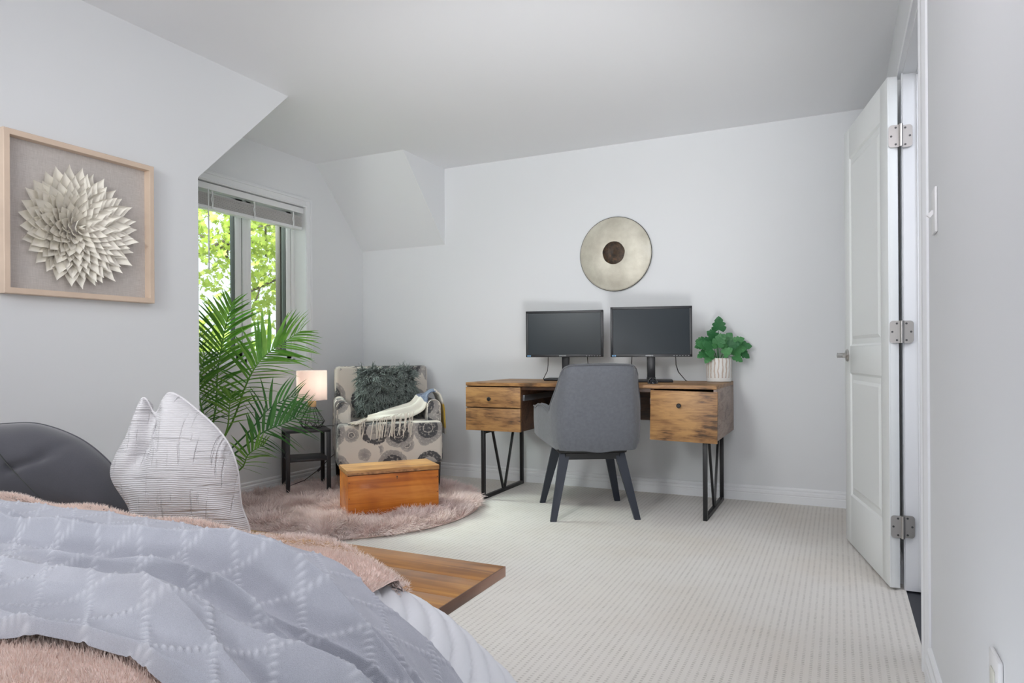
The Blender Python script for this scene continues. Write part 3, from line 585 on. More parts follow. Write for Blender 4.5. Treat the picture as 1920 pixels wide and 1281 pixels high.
# ------------------------------------------------------------------ monitors
def screenmat(name, a):
    m, nt, b = newmat(name); b.inputs['Base Color'].default_value = (*a, 1); b.inputs['Roughness'].default_value = .26; b.inputs['Specular IOR Level'].default_value = .22
    return m
SCR = screenmat('screen_panel', (.020, .028, .034)); LOGO = mat('silver_print', (.62, .64, .66), .4); STICK = mat('blue_sticker', (.20, .45, .75), .4)
def text_mesh(s, size, m):
    c = bpy.data.curves.new('t', 'FONT'); c.body = s; c.size = size; c.extrude = .0002; c.align_x = 'CENTER'; c.align_y = 'CENTER'
    o = bpy.data.objects.new('t', c); COL.objects.link(o); dg = bpy.context.evaluated_depsgraph_get(); me = bpy.data.meshes.new_from_object(o.evaluated_get(dg)); bpy.data.objects.remove(o); me.materials.clear(); me.materials.append(m); return me
def monitor(label, loc, yaw, wdt, hgt, zc, stand_h):
    t = thing('computer_monitor', label, 'monitor', loc, yaw, 'monitors on the desk'); w2, h2 = wdt/2, hgt/2; z = zc-loc[2]; bz = .016
    b = NB(); box(b, -w2, w2, .0, .030, z-h2, z+h2, .004); box(b, -w2*.6, w2*.6, .028, .052, z-h2*.6, z+h2*.6, .01); hs = fin(b, 'housing', BLACKP, t)
    b = NB()
    for q in ((-w2, w2, z+h2-bz, z+h2), (-w2, w2, z-h2, z-h2+bz+.002), (-w2, -w2+bz, z-h2, z+h2), (w2-bz, w2, z-h2, z+h2)): box(b, q[0], q[1], -.006, .002, q[2], q[3], .0015)
    bez = fin(b, 'bezel', BLACKP, t)
    obox('screen', SCR, (-w2+bz-.001, w2-bz+.001, -.002, .001, z-h2+bz, z+h2-bz+.001), 0, t)
    lg = link('logo', text_mesh('SAMSUNG', .0105, LOGO), None, bez); lg.rotation_euler = (PI/2, 0, 0); lg.location = (-.01, -.0065, z-h2+.009)
    b = NB()
    for k in range(6): box(b, w2-.115+k*.018, w2-.109+k*.018, -.0068, -.0055, z-h2+.0075, z-h2+.0095)
    tag(fin(b, 'button_marks', LOGO, bez), None)
    b = NB(); box(b, -w2+.010, -w2+.020, -.0068, -.0055, z-h2+.004, z-h2+.013); box(b, -w2+.024, -w2+.034, -.0068, -.0055, z-h2+.004, z-h2+.013); fin(b, 'energy_sticker', STICK, bez)
    b = NB(); box(b, -.026, .026, .045, .075, .015, z+.02, .008); lathe(b, [(.03, .012), (.028, .03)], (0, .06, 0), 20); fin(b, 'stand_neck', BLACKP, t)
    b = NB(); box(b, -.135, .135, -.045, .135, 0, .016, .005, 3); fin(b, 'stand_base', BLACKP, t)
    for x, y in ((-.15, 1), (.19, -1)):
        b = NB(); tube(b, [(x*.8, .045, z-h2+.02), (x*.82, .05, z-h2-.05), (x*.95+.01*y, .07, (z-h2)*.4), (x*1.15, .12, .006), (x*1.2, .16, .003)], .0028, 6); fin(b, 'cable', BLACKP, t)
    return t
monitor('black monitor standing left on the desk, screen facing forward', (-1.700, 4.37, DZ), math.radians(11), .535, .318, 1.088, .3)
mr = monitor('black monitor standing right on the desk, nearer the potted plant', (-1.078, 4.285, DZ), math.radians(14), .508, .32, 1.088, .3)
ms = thing('computer_mouse', 'small glossy black mouse before the right monitor stand', 'mouse', (-1.022, 4.10, DZ), .3)
b = NB(); bmesh.ops.create_uvsphere(b, u_segments=24, v_segments=12, radius=1)
for v in b.verts: v.co = Vector((v.co.x*.031, v.co.y*.055, max(0, v.co.z)*.036))
fin(b, 'shell', mat('gloss_black', (.006, .007, .012), .12), ms)
b = NB(); lathe(b, [(.007, -.004), (.007, .004)], (0, -.032, .029), 14, 'X'); fin(b, 'scroll_wheel', BLACK, ms)
b = NB(); tube(b, [(-1.02, 4.5, .47), (-1.00, 4.42, .43), (-.96, 4.36, .405), (-.90, 4.36, .40), (-.86, 4.40, .43), (-.85, 4.44, .47)], .003, 6)
tag(fin(b, 'power_cable', BLACKP), 'thin black cable looping below the desk', 'cable')

# ------------------------------------------------------------------ potted monstera on desk
pp = Vector((-.690, 4.47, DZ)); pl = thing('potted_monstera', 'small monstera plant in a white striped pot on the desk', 'plant', pp)
pm, nt, bb = newmat('striped_pot'); t_ = nt.nodes.new('ShaderNodeTexCoord'); sp = nt.nodes.new('ShaderNodeSeparateXYZ'); L(nt, t_.outputs['Object'], sp.inputs[0])
an = math_(nt, 'ARCTAN2', sp.outputs[1], sp.outputs[0]); an = math_(nt, 'ADD', math_(nt, 'MULTIPLY', an, 20/(2*PI)), math_(nt, 'MULTIPLY', noise_(nt, t_.outputs['Object'], 22, 2), .9))
st = math_(nt, 'GREATER_THAN', math_(nt, 'FRACT', an), .66); zz_ = math_(nt, 'GREATER_THAN', sp.outputs[2], .026); zt = math_(nt, 'LESS_THAN', sp.outputs[2], .150)
L(nt, mixc(nt, math_(nt, 'MULTIPLY', st, math_(nt, 'MULTIPLY', zz_, zt)), (.80, .79, .76), (.56, .46, .38)), bb.inputs['Base Color']); bb.inputs['Roughness'].default_value = .4
b = NB(); lathe(b, [(.0001, 0), (.068, 0), (.0755, .004), (.0775, .025), (.0785, .14), (.078, .150), (.074, .151), (.072, .140), (.070, .01), (.0001, .01)], (0, 0, 0), 48, 'Z', False); fin(b, 'pot', pm, pl, smooth=40)
b = NB(); lathe(b, [(.0001, .125), (.072, .125)], (0, 0, 0), 24, 'Z', False); fin(b, 'soil', SOIL, pl)
def monstera():
    b = NB(); n = 26; pts = []
    for k in range(n+1):
        a = -PI+2*PI*k/n; r = .5*(1-.28*math.cos(a))*(1+.05*math.cos(2*a))
        pts.append((math.sin(a)*r*.95, .46-math.cos(a+PI)*r*1.05 if False else .46+math.cos(a)*r*1.02, k))
    mid = [b.verts.new((0, t*.96, .0)) for t in (0.05, .25, .45, .65, .85, .97)]
    for s in (-1, 1):
        out = []
        nn = 13
        for k in range(nn):
            t = k/(nn-1); y = -.12+1.12*t; wv = .50*math.sin(PI*(.10+.90*t)**.75)**.8 if t < 1 else 0
            cut = .74 if (k in (5, 8)) else 1
            out.append((s*max(wv*cut, .0), y+(-.02 if cut < 1 else 0), .10*wv*wv*4*.5-.22*max(0, t-.4)**2))
        ov = [b.verts.new(p) for p in out]
        for k in range(nn-1):
            ya = (out[k][1]+out[k+1][1])/2; mi = min(4, max(0, int(ya*5))); b.faces.new((mid[mi], ov[k], ov[k+1]) if s > 0 else (mid[mi], ov[k+1], ov[k]))
        for mi in range(5):
            ks = [k for k in range(nn-1) if min(4, max(0, int(((out[k][1]+out[k+1][1])/2)*5))) == mi+1]
            if ks:
                b.faces.new((mid[mi], ov[ks[0]], mid[mi+1]) if s > 0 else (mid[mi], mid[mi+1], ov[ks[0]]))
        # curl
    me = bpy.data.meshes.new('leaf'); bmesh.ops.remove_doubles(b, verts=b.verts, dist=.001); b.to_mesh(me); b.free(); me.materials.append(MONS); return me
MM = monstera()
lv = [(.00, .00, .325, 0.05, -.1, .085, 20), (-.055, -.02, .250, -1.3, -.5, .075, 10), (-.09, .01, .262, -1.6, -.2, .06, 5), (.01, -.05, .215, .1, -.9, .088, 0), (-.03, -.055, .205, -.5, -1.0, .078, 0),
      (.045, -.04, .205, .6, -.8, .085, 0), (.085, -.01, .20, 1.2, -.6, .08, 0), (.125, .01, .225, 1.5, -.1, .075, 0), (.135, 0, .19, 2.0, -.7, .065, 0), (-.075, -.03, .185, -1.9, -.9, .062, 0), (-.045, -.05, .165, -2.4, -1.2, .055, 0),
      (-.02, -.02, .255, -.2, -.4, .08, 0), (.02, .03, .245, .7, .1, .08, 0), (.06, .03, .23, 1.0, -.2, .075, 0), (-.06, .04, .22, -1.0, .2, .07, 0), (.10, -.03, .165, 1.9, -1.1, .06, 0), (-.10, -.02, .225, -1.4, -.7, .05, 0), (.0, -.075, .235, .4, -.9, .075, 0), (-.07, -.05, .225, -.9, -.8, .07, 0), (.07, -.06, .225, .9, -.9, .07, 0), (.04, -.07, .175, .5, -1.4, .06, 0), (-.02, -.07, .170, -.6, -1.4, .06, 0), (.10, .0, .25, 1.1, .0, .06, 0), (-.03, .02, .275, -.7, .3, .065, 0)]
cv = Vector((.30, -.95, .10)).normalized()
for (x, y, z, ro, pit, s, _) in lv:
    tgt = Vector((x*.9+.0, x*.43+y, z)); b = NB(); tube(b, [(tgt.x*.15, tgt.y*.15, .12), (tgt.x*.5, tgt.y*.5, .12+(z-.12)*.7), tgt], .0018, 5); stm = fin(b, 'stem', MONS, pl)
    o = link('leaf', MM, None, stm); o.location = tgt-Vector((0, 0, 0))
    # leaf +y = direction, +z = normal
    dirv = Vector((math.sin(ro)*.9, math.sin(ro)*.43-.25, math.cos(ro)*.8+pit*.3)).normalized(); nrm = (cv+Vector((math.sin(ro)*.3, 0, .45))); nrm = (nrm-dirv*nrm.dot(dirv)).normalized(); xx = dirv.cross(nrm)
    o.matrix_basis = Matrix.Translation(tgt)@Matrix((xx, dirv, nrm)).transposed().to_4x4()@Matrix.Scale(s*1.1, 4)

# ------------------------------------------------------------------ office chair
ch = thing('desk_chair', 'grey fabric bucket desk chair with dark slanted wooden legs, seen from behind', 'chair', (-1.385, 3.93, 0), math.radians(30))
# plan half path: from centre of the back round to the arm front; a = arc length
path = [(0, -.265), (.08, -.265), (.15, -.260), (.200, -.245), (.234, -.212), (.256, -.155), (.274, -.08), (.293, 0), (.310, .08), (.320, .16), (.318, .215)]
pv = [Vector((x, y, 0)) for x, y in path]; al = [0]
for a_, b_ in zip(pv[:-1], pv[1:]): al.append(al[-1]+(b_-a_).length)
def plan(a):
    s = 1 if a >= 0 else -1; a = min(abs(a), al[-1])
    for i in range(len(al)-1):
        if a <= al[i+1]+1e-9:
            t = (a-al[i])/(al[i+1]-al[i]); p = pv[i].lerp(pv[i+1], t); d = (pv[min(i+2, len(pv)-1)]-pv[i]).lerp(pv[i+1]-pv[max(i-1, 0)], .5).normalized(); break
    nrm = Vector((d.y, -d.x, 0)); return Vector((p.x*s+.026, p.y, 0)), Vector((nrm.x*s, nrm.y, 0))
def ss(a, b_, x): t = max(0, min(1, (x-a)/(b_-a))); return t*t*(3-2*t)
def toph(a):
    a = abs(a)
    if a < .165: return .893-.004*(a/.165)**2
    if a < .245: t = (a-.165)/.08; return .889-.062*(1-math.sqrt(max(0, 1-t*t)))-.0*t
    if a < .35: t = (a-.245)/.105; return .827-.197*(t**.9)
    return .622+.026*ss(.35, .47, a)-.02*ss(.54, .60, a)
def both(a): a = abs(a); return .395-.010*ss(.1, .0, a)+.060*ss(.28, al[-1], a)
b = NB(); TH = .042; rings = []; na = 90
for i in range(na+1):
    a = -al[-1]+2*al[-1]*i/na; p, n = plan(a); zt, zb = toph(a), both(a); ring = []; end = ss(al[-1], al[-1]-.03, abs(a)); th = TH*(.55+.45*end)
    def off(z):
        q = (z-.4)/.5; bk = max(0, -n.y)   # how much this spot belongs to the back
        return -.016*(1-ss(.0, .12, q))**2+.008*math.sin(PI*min(1, q*1.4))-.0*q, bk*.055*ss(.3, 1, q)
    for k in range(9):
        z = zb+(zt-zb)*k/8; o1, lean = off(z); tap = 1-.035*ss(.6, .9, z); q = Vector(((p.x-.026)*tap+.026, p.y, 0))+n*o1+Vector((0, -lean, 0)); ring.append(Vector((q.x, q.y, z-(.012 if k == 8 else 0))))
    for k in range(8, -1, -1):
        z = zb+(zt-zb)*k/8; o1, lean = off(z); tap = 1-.035*ss(.6, .9, z); q = Vector(((p.x-.026)*tap+.026, p.y, 0))+n*(o1-th)+Vector((0, -lean, 0)); ring.append(Vector((q.x, q.y, z-(.006 if k == 8 else 0))))
    mid = (ring[8]+ring[9])/2; ring.insert(9, Vector((mid.x, mid.y, zt+.004)))
    rings.append(ring)
loft(b, rings); shell = fin(b, 'shell', GREYFAB, ch, smooth=60)
b = NB(); tube(b, [(r[8]+Vector((0, 0, .010))) for r in rings], .0045, 6); fin(b, 'piping', PIPING, shell)
b = NB(); box(b, -.21, .262, -.22, .215, .43, .515, .03, 4); fin(b, 'seat', GREYFAB, ch, smooth=60)
b = NB(); box(b, -.205, .205, -.20, .19, .372, .435, .02, 2); box(b, -.10, .10, -.10, .10, .350, .375, .004); fin(b, 'swivel_plate', BLACK, ch)
b = NB()
for s, t in ((1, 1), (-1, 1)): beam(b, (-.17*s, -.17*t, .362), (.17*s, .17*t, .362), .035, .035)
beam(b, (-.16, -.165, .358), (.16, -.165, .358), .03, .04); beam(b, (-.16, .165, .358), (.16, .165, .358), .03, .04); fin(b, 'leg_frame', BLACK, ch)
for sx in (-1, 1):
    for sy in (-1, 1):
        b = NB(); beam(b, (sx*.158, sy*.158, .385), (sx*.243, sy*.252, 0), .058, .030, .036, .024, side=(sx*.2, -sy*.0+1.0 if False else .0, 0) if False else (1, 0, 0)); 
        for v in b.verts:
            if v.co.z < .03: v.co.z = 0
        fin(b, 'leg', SLATELEG, ch)

# ------------------------------------------------------------------ floral armchair
ac = thing('armchair', 'cream armchair with grey and charcoal flower print in the corner', 'armchair', (-3.00, 4.09, .0), math.radians(43))
AW = .355
b = NB(); box(b, -AW, AW, -.40, .30, .205, .492, .028, 4)
for v in b.verts:
    if v.co.z > .40 and v.co.y < -.2: v.co.z += .012*math.cos(v.co.x/AW*PI/2)
fin(b, 'seat', FLORAL, ac, smooth=60, uvbox=True)
b = NB(); MB_ = Matrix.Translation((0, .19, .44))@Matrix.Rotation(math.radians(-9), 4, 'X'); box(b, -.340, .352, -.075, .075, -.12, .428, .03, 4, M=MB_); fin(b, 'backrest', FLORAL, ac, smooth=60, uvbox=True)
for s in (-1, 1):
    rs = []; w_ = .088
    for y, top in ((-.315, .625), (-.305, .634), (-.1, .638), (.1, .645), (.22, .655)):
        ring = []; ins = .010 if y == -.315 else 0
        for a in [PI*k/10 for k in range(11)]: ring.append(Vector((s*(AW-.002-w_/2)+(w_/2-ins)*math.cos(a), y, top-w_/2+(w_/2-ins)*math.sin(a)*1.0)))
        ring = [Vector((s*(AW-.002-w_/2)+w_/2-ins, y, .45))]+ring+[Vector((s*(AW-.002-w_/2)-w_/2+ins, y, .45))]; rs.append(ring)
    b = NB(); loft(b, rs); fin(b, 'armrest', FLORAL, ac, smooth=50, uvbox=True)
    b = NB(); tube(b, [r+Vector((0, -.003, 0)) for r in rs[1]], .005, 6); fin(b, 'piping', FLORAL, ac, uvbox=True)
    for y0 in (-.375, .25):
        b = NB(); x = s*(AW-.045); beam(b, (x, y0+.0, .21), (x, y0+(.02 if y0 > 0 else 0), 0.0), .052, .052, .036, .036, side=(1, 0, 0)); fin(b, 'leg', DARKWOOD, ac)

# fluffy cushion on the armchair
def acw(v): return ac.matrix_basis@Vector(v)
ACM = Matrix.Translation(ac.location)@Matrix.Rotation(math.radians(43), 4, 'Z')
fcu = thing('fur_cushion', 'shaggy grey green fur cushion resting on the floral armchair', 'cushion', ACM@Vector((-.0, -.05, .50)), math.radians(45))
def pillow_pts(n, w_, h_, t_, rngg=None):
    u = rng.uniform(-1, 1, n); v = rng.uniform(-1, 1, n); sgn = np.where(rng.random(n) < .8, -1, 1)
    e = np.clip((1-u**4)*(1-v**4), 0, 1)**.5; P = np.stack([u*w_*(1-.06*(1-v*v)*0), sgn*t_*e, v*h_], 1); Nn = np.stack([u**3*.9, sgn*(.35+e), v**3*.9], 1); Nn /= np.linalg.norm(Nn, axis=1, keepdims=True); return P, Nn
tl = np.array(Matrix.Rotation(math.radians(-14), 3, 'X'))
nu = 25; U, V_ = np.meshgrid(np.linspace(-1, 1, nu), np.linspace(-1, 1, nu), indexing='ij'); Vs = []; Fs = []
for sg in (-1, 1):
    e = np.clip((1-U**4)*(1-V_**4), 0, 1)**.5; P = np.stack([U*.205, sg*.075*e, V_*.165], -1).reshape(-1, 3)@tl.T+np.array([.015, .02, .19]); Vs.append(P); Fs.append(gridf(nu, nu)+(len(Fs)*nu*nu))
npmesh('cushion_body', np.concatenate(Vs), np.concatenate(Fs), mat('grey_fur_skin', (.05, .06, .055), .95), fcu)
P, Nn = pillow_pts(5200, .190, .145, .085); P = P@tl.T+np.array([.015, .02, .19]); Nn = Nn@tl.T
cl = rng.normal(0, 1, (220, 3)); ci = ((P[:, 0]*37).astype(int)*13+(P[:, 2]*37).astype(int)*7) % 220
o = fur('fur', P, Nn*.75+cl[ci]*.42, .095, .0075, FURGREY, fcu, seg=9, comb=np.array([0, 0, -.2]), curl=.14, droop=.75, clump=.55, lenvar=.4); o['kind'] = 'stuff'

# fringed throw across the right arm
thr = thing('fringed_throw', 'cream, blue and mustard fringed throw over the armchair right arm', 'throw blanket', ACM@Vector((.32, -.1, .66)), math.radians(45)); TO = Vector((.32, -.1, .66))
tmt, nt, bb = newmat('striped_throw'); t_ = nt.nodes.new('ShaderNodeTexCoord'); sp = nt.nodes.new('ShaderNodeSeparateXYZ'); L(nt, t_.outputs['UV'], sp.inputs[0])
nz = noise_(nt, t_.outputs['UV'], 120, 3); fl = math_(nt, 'ADD', sp.outputs[1], math_(nt, 'MULTIPLY', math_(nt, 'SUBTRACT', nz, .5), .03)); cr1 = (.80, .77, .68)
blu = mixc(nt, math_(nt, 'GREATER_THAN', nz, .52), (.075, .11, .20), (.30, .34, .42))
base = ramp(nt, fl, [(0, (.74, .66, .55)), (.07, cr1), (.40, cr1), (.745, cr1), (.77, (.55, .50, .42)), (.79, (.52, .33, .04)), (.93, (.55, .36, .05)), (.95, (.5, .48, .44))], 'LINEAR')
mb = math_(nt, 'MULTIPLY', math_(nt, 'GREATER_THAN', fl, .40), math_(nt, 'LESS_THAN', fl, .60)); L(nt, mixc(nt, mb, base, blu), bb.inputs['Base Color']); bb.inputs['Roughness'].default_value = .95; bb.inputs['Sheen Weight'].default_value = .3; bump(nt, bb, nz, .4, .003)
# path of the centreline in armchair-local coords and half width vector
pathT = [((-.15, -.27, .520), (.03, .06, .012)), ((-.05, -.26, .538), (.03, .06, .026)), ((.05, -.25, .552), (.03, .05, .040)), ((.14, -.24, .565), (.01, .04, .048)), ((.205, -.235, .60), (-.030, .03, .038)), ((.238, -.22, .645), (-.030, .05, .020)),
         
         ((.272, -.20, .670), (.0, .075, 0)), ((.312, -.19, .690), (0, .085, 0)), ((.352, -.18, .670), (0, .09, 0)), ((.374, -.175, .62), (0, .09, 0)), ((.388, -.17, .56), (0, .095, 0)), ((.394, -.17, .45), (0, .10, 0)), ((.398, -.17, .385), (0, .10, 0))]
nU, nV = 60, 15; Pc = []
cpts = [Vector(p) for p, _ in pathT]; cw = [Vector(w_) for _, w_ in pathT]
for i in range(nU):
    t = i/(nU-1)*(len(cpts)-1); k = min(int(t), len(cpts)-2); f = t-k; 
    def cr_(A):
        p0, p1, p2, p3 = A[max(k-1, 0)], A[k], A[k+1], A[min(k+2, len(A)-1)]; return .5*((2*p1)+(p2-p0)*f+(2*p0-5*p1+4*p2-p3)*f*f+(3*p1-p0-3*p2+p3)*f**3)
    c_, w_ = cr_(cpts), cr_(cw); n_ = Vector((-.3, 0, 1)) if t < 5 else Vector((.2, 0, .6)) if t < 8 else Vector((1, 0, 0))
    for j in range(nV): u = j/(nV-1)*2-1; Pc.append(c_+w_*u+n_.normalized()*(.006*math.sin(u*7+i*.07)+.006*math.cos(u*3))*(1)-TO)
uvs = [((j/(nV-1)), i/(nU-1)) for i in range(nU) for j in range(nV)]
me_o = npmesh('cloth', [tuple(p) for p in Pc], gridf(nU, nV), tmt, thr, uv=uvs); sd = me_o.modifiers.new('s', 'SOLIDIFY'); sd.thickness = .008; sd.offset = 1
b = NB()
for k in range(46):
    u = k/45*2-1; s0 = cpts[0]+cw[0]*u if k < 26 else cpts[0].lerp(cpts[3], (k-26)/20)+Vector((.03, -.10, .0)); 
    dx = random.uniform(-.12, -.05) if k < 26 else random.uniform(-.05, .01); fy = -.03-.09*random.random() if k < 26 else -.05
    p1 = s0+Vector((dx*.4, fy*.4-.015, -.001)); p2 = s0+Vector((dx*.8, fy*.8-.03, -.010)); yf = -.415
    if k >= 22:
        p2 = Vector((p1.x+dx*.3, -.395, .515)); p3 = Vector((p2.x-.01, yf, random.uniform(.44, .49))); p4 = Vector((p3.x+random.uniform(-.015, .01), yf-.003, random.uniform(.38, .43)))
        pts = [s0, p1, p2, p3, p4]
    else: pts = [s0, p1, p2, p2+Vector((-.03, random.uniform(-.02, .02), -.003))]
    tube(b, [p-TO for p in pts], .0030, 5)
o = fin(b, 'fringe', mat('fringe_cream', (.72, .66, .58), .95), thr); o['kind'] = 'stuff'

# ------------------------------------------------------------------ wooden trunk
tang = math.atan2(.409, .351); tk = thing('storage_chest', 'orange varnished pine trunk with paler lid before the floral armchair', 'trunk', (-2.53+.0, 3.10, .0), tang)
TW, TD, TZ = .540, .262, .290
b = NB(); box(b, 0, TW, 0, .018, .012, TZ-.030, .002); fin(b, 'front_board', TRUNKW, tk)
b = NB(); box(b, 0, TW, TD-.018, TD, .012, TZ-.030, .002); fin(b, 'back_board', TRUNKW, tk)
for x in (0.001, TW-.019): b = NB(); box(b, x, x+.018, .018, TD-.018, .012, TZ-.030, .001); fin(b, 'side_board', TRUNKW, tk)
b = NB(); box(b, .01, TW-.01, .01, TD-.01, .002, .014); fin(b, 'base_board', TRUNKW, tk)
b = NB(); box(b, -.004, TW+.004, -.005, TD+.004, TZ-.027, TZ, .003, 3); lid = fin(b, 'lid', TRUNKL, tk)
b = NB(); box(b, .0, TW, -.002, .01, TZ-.0305, TZ-.0265); fin(b, 'lid_shade_strip', mat('painted_gap_shade', (.06, .02, .008), .8), tk)  # solid dark strip, stands in for the shade under the lid
b = NB(); box(b, -.0045, TW-.12, -.0065, -.003, TZ-.026, TZ-.014, .001)
for k in range(7): x = .2+k*.035; box(b, x, x+.02, -.0072, -.0064, TZ-.022, TZ-.018)
tag(fin(b, 'lid_batten', mat('worn_edge', (.36, .17, .07), .6, var=.5, vscale=40), tk), 'chipped dark front edge')
b = NB(); lathe(b, [(.004, 0), (.004, -.0012)], (TW*.53, 0, TZ-.052), 12, 'Y'); box(b, TW*.53-.0015, TW*.53+.0015, -.0012, 0, TZ-.066, TZ-.052); fin(b, 'keyhole', GASKET, tk)
for x in (.008, TW-.008):
    for z in (.03, .13, .22): b = NB(); lathe(b, [(.0032, 0), (.0032, -.001)], (x, 0, z), 8, 'Y'); fin(b, 'nail', mat('old_nail', (.12, .05, .02), .5), tk)

# ------------------------------------------------------------------ side table and lamp
ta = math.radians(50); st_ = thing('side_table', 'small black two tier side table beside the armchair', 'side table', (-3.355, 3.665, 0), ta)   # local x along the front, -y towards the room
TH_, hw_, hd_ = .445, .147, .145
obox('table_top', TABLEM, (-hw_, hw_, -hd_, hd_, TH_-.018, TH_), .002, st_)
obox('shelf', TABLEM, (-hw_+.012, hw_-.012, -hd_+.006, hd_-.006, .232, .248), .002, st_)
for sx in (-1, 1):
    for sy in (-1, 1):
        b = NB(); x, y = sx*(hw_-.013), sy*(hd_-.013); box(b, x-.013, x+.013, y-.013, y+.013, 0, TH_-.018, .002); fin(b, 'leg', TABLEM, st_)
lp = thing('table_lamp', 'small lamp with white drum shade, wood cap and black wire diamond base', 'lamp', (-3.325, 3.695, TH_))
def wire(bm, pts): tube(bm, pts, .0021, 6)
rt, rm, rb, zt, zm = .022, .088, .060, .150, .040; nS = 8
def ringp(r, z, k, n=nS): a = 2*PI*k/n+.2; return (r*math.cos(a), r*math.sin(a), z+.003)
for k in range(nS):
    b = NB(); wire(b, [ringp(rt, zt, k), ringp(rm, zm, k)]); fin(b, 'wire', BLACK, lp)
    b = NB(); wire(b, [ringp(rm, zm, k), ringp(rb, 0, k+.5)]); wire(b, [ringp(rb, 0, k+.5), ringp(rm, zm, k+1)]); fin(b, 'wire', BLACK, lp)
b = NB(); wire(b, [ringp(rm, zm, k) for k in range(nS+1)]); wire(b, [ringp(rb, 0, k+.5) for k in range(nS+1)]); fin(b, 'wire_ring', BLACK, lp)
b = NB(); lathe(b, [(.0001, zt-.002), (.028, zt-.002), (.029, zt+.002), (.029, zt+.034), (.027, zt+.037), (.0001, zt+.037)], (0, 0, 0), 28, 'Z', False); fin(b, 'wood_cap', CAPWOOD, lp)
b = NB(); lathe(b, [(.007, zt+.037), (.007, zt+.055), (.013, zt+.06), (.013, zt+.09)], (0, 0, 0), 16); fin(b, 'socket', NICKEL, lp)
sm, nt, bb = newmat('lamp_shade'); bb.inputs['Base Color'].default_value = (.88, .84, .82, 1); bb.inputs['Roughness'].default_value = .9
tr = nt.nodes.new('ShaderNodeBsdfTranslucent'); tr.inputs[0].default_value = (.95, .86, .82, 1); mx = nt.nodes.new('ShaderNodeMixShader'); mx.inputs[0].default_value = .55; L(nt, bb.outputs[0], mx.inputs[1]); L(nt, tr.outputs[0], mx.inputs[2]); L(nt, mx.outputs[0], nt.nodes['Material Output'].inputs[0])
s0, s1 = .196, .400; b = NB(); lathe(b, [(.103, s0), (.103, s1), (.1015, s1), (.1015, s0)], (0, 0, 0), 48, 'Z', False); b.faces.ensure_lookup_table(); fin(b, 'shade', sm, lp, smooth=40)
b = NB()
for k in range(3): a = 2*PI*k/3; tube(b, [(0, 0, s1-.012), (.101*math.cos(a), .101*math.sin(a), s1-.004)], .0015, 5)
tube(b, [(0, 0, zt+.08), (0, 0, s1-.012)], .002, 6); fin(b, 'shade_spider', NICKEL, lp)
b = NB(); bmesh.ops.create_uvsphere(b, u_segments=16, v_segments=10, radius=.026); bm_, bnt, bbb = newmat('lit_bulb'); bbb.inputs['Emission Color'].default_value = (1, .80, .70, 1); bbb.inputs['Emission Strength'].default_value = 5
fin(b, 'bulb', bm_, lp, shift=(0, 0, .275))
pl_ = bpy.data.lights.new('lamp_bulb_light', 'POINT'); pl_.energy = .55; pl_.color = (1, .78, .68); pl_.shadow_soft_size = .03; plo = bpy.data.objects.new('lamp_bulb_light', pl_); COL.objects.link(plo); plo.location = (-3.325, 3.695, TH_+.315)
u_ = Vector((math.cos(ta), math.sin(ta), 0)); d_ = Vector((-math.sin(ta), math.cos(ta), 0)); o_ = Vector((0, 0, 0))
b = NB(); tube(b, [(.05, .03, .006), o_+u_*.12+Vector((0, 0, .010)), o_+u_*.172+Vector((0, 0, .004)), o_+u_*.176-d_*.02+Vector((0, 0, -.06)), o_+u_*.172+d_*.05+Vector((0, 0, -.19)),
     o_+u_*.11+d_*.02+Vector((0, 0, -.235)), o_+u_*.05+Vector((0, 0, -.29)), o_-u_*.05+Vector((0, 0, -.36)), o_-u_*.16+d_*.04+Vector((0, 0, -.405)), o_-u_*.26+d_*.12+Vector((0, 0, -.42))], .0026, 6); cdo = fin(b, 'power_cord', BLACKP, lp)
b = NB(); beam(b, o_+u_*.062+Vector((0, 0, -.28)), o_+u_*.034+Vector((0, 0, -.306)), .02, .014); fin(b, 'inline_switch', BLACKP, cdo)

# ------------------------------------------------------------------ round pink fur rug
RC, RR = (-2.79, 3.44), .82
rug = thing('fur_rug', 'round dusty pink long fur rug under the trunk and armchair', 'rug', (RC[0], RC[1], 0))
b = NB(); lathe(b, [(.0001, 0), (RR-.01, 0), (RR, .006), (RR-.01, .012), (.0001, .012)], (0, 0, 0), 64, 'Z', False); fin(b, 'backing', PINKB, rug)
def rugpts(n, f=1.0):
    r = RR*np.sqrt(rng.random(n))*f; a = rng.random(n)*2*PI; return np.stack([r*np.cos(a), r*np.sin(a), np.full(n, .010)], 1)
n = 62000; P = rugpts(n); keep = (P[:, 0]+RC[0] > XL+.05); P = P[keep]
ca = np.array([noise.noise_vector(Vector((x*7, y*7, 1.3))) for x, y in P[:, :2]]); rr = np.linalg.norm(P[:, :2], axis=1)/RR
comb = ca*1.5; comb[:, 2] = 0; comb += np.stack([P[:, 0], P[:, 1], P[:, 2]*0], 1)/RR*(rr**3)[:, None]*.8+np.array([.15, -.25, 0])
wallf = np.clip((XL+.16-(P[:, 0]+RC[0]))/.16, 0, 1); comb[:, 0] += wallf*1.5
o = fur('fur', P, np.tile(np.array([0, 0, 1.0]), (len(P), 1)), .072, .0036, FURRUG, rug, seg=4, comb=comb, curl=.25, droop=.75, clump=.12, lenvar=.35); o['kind'] = 'stuff'

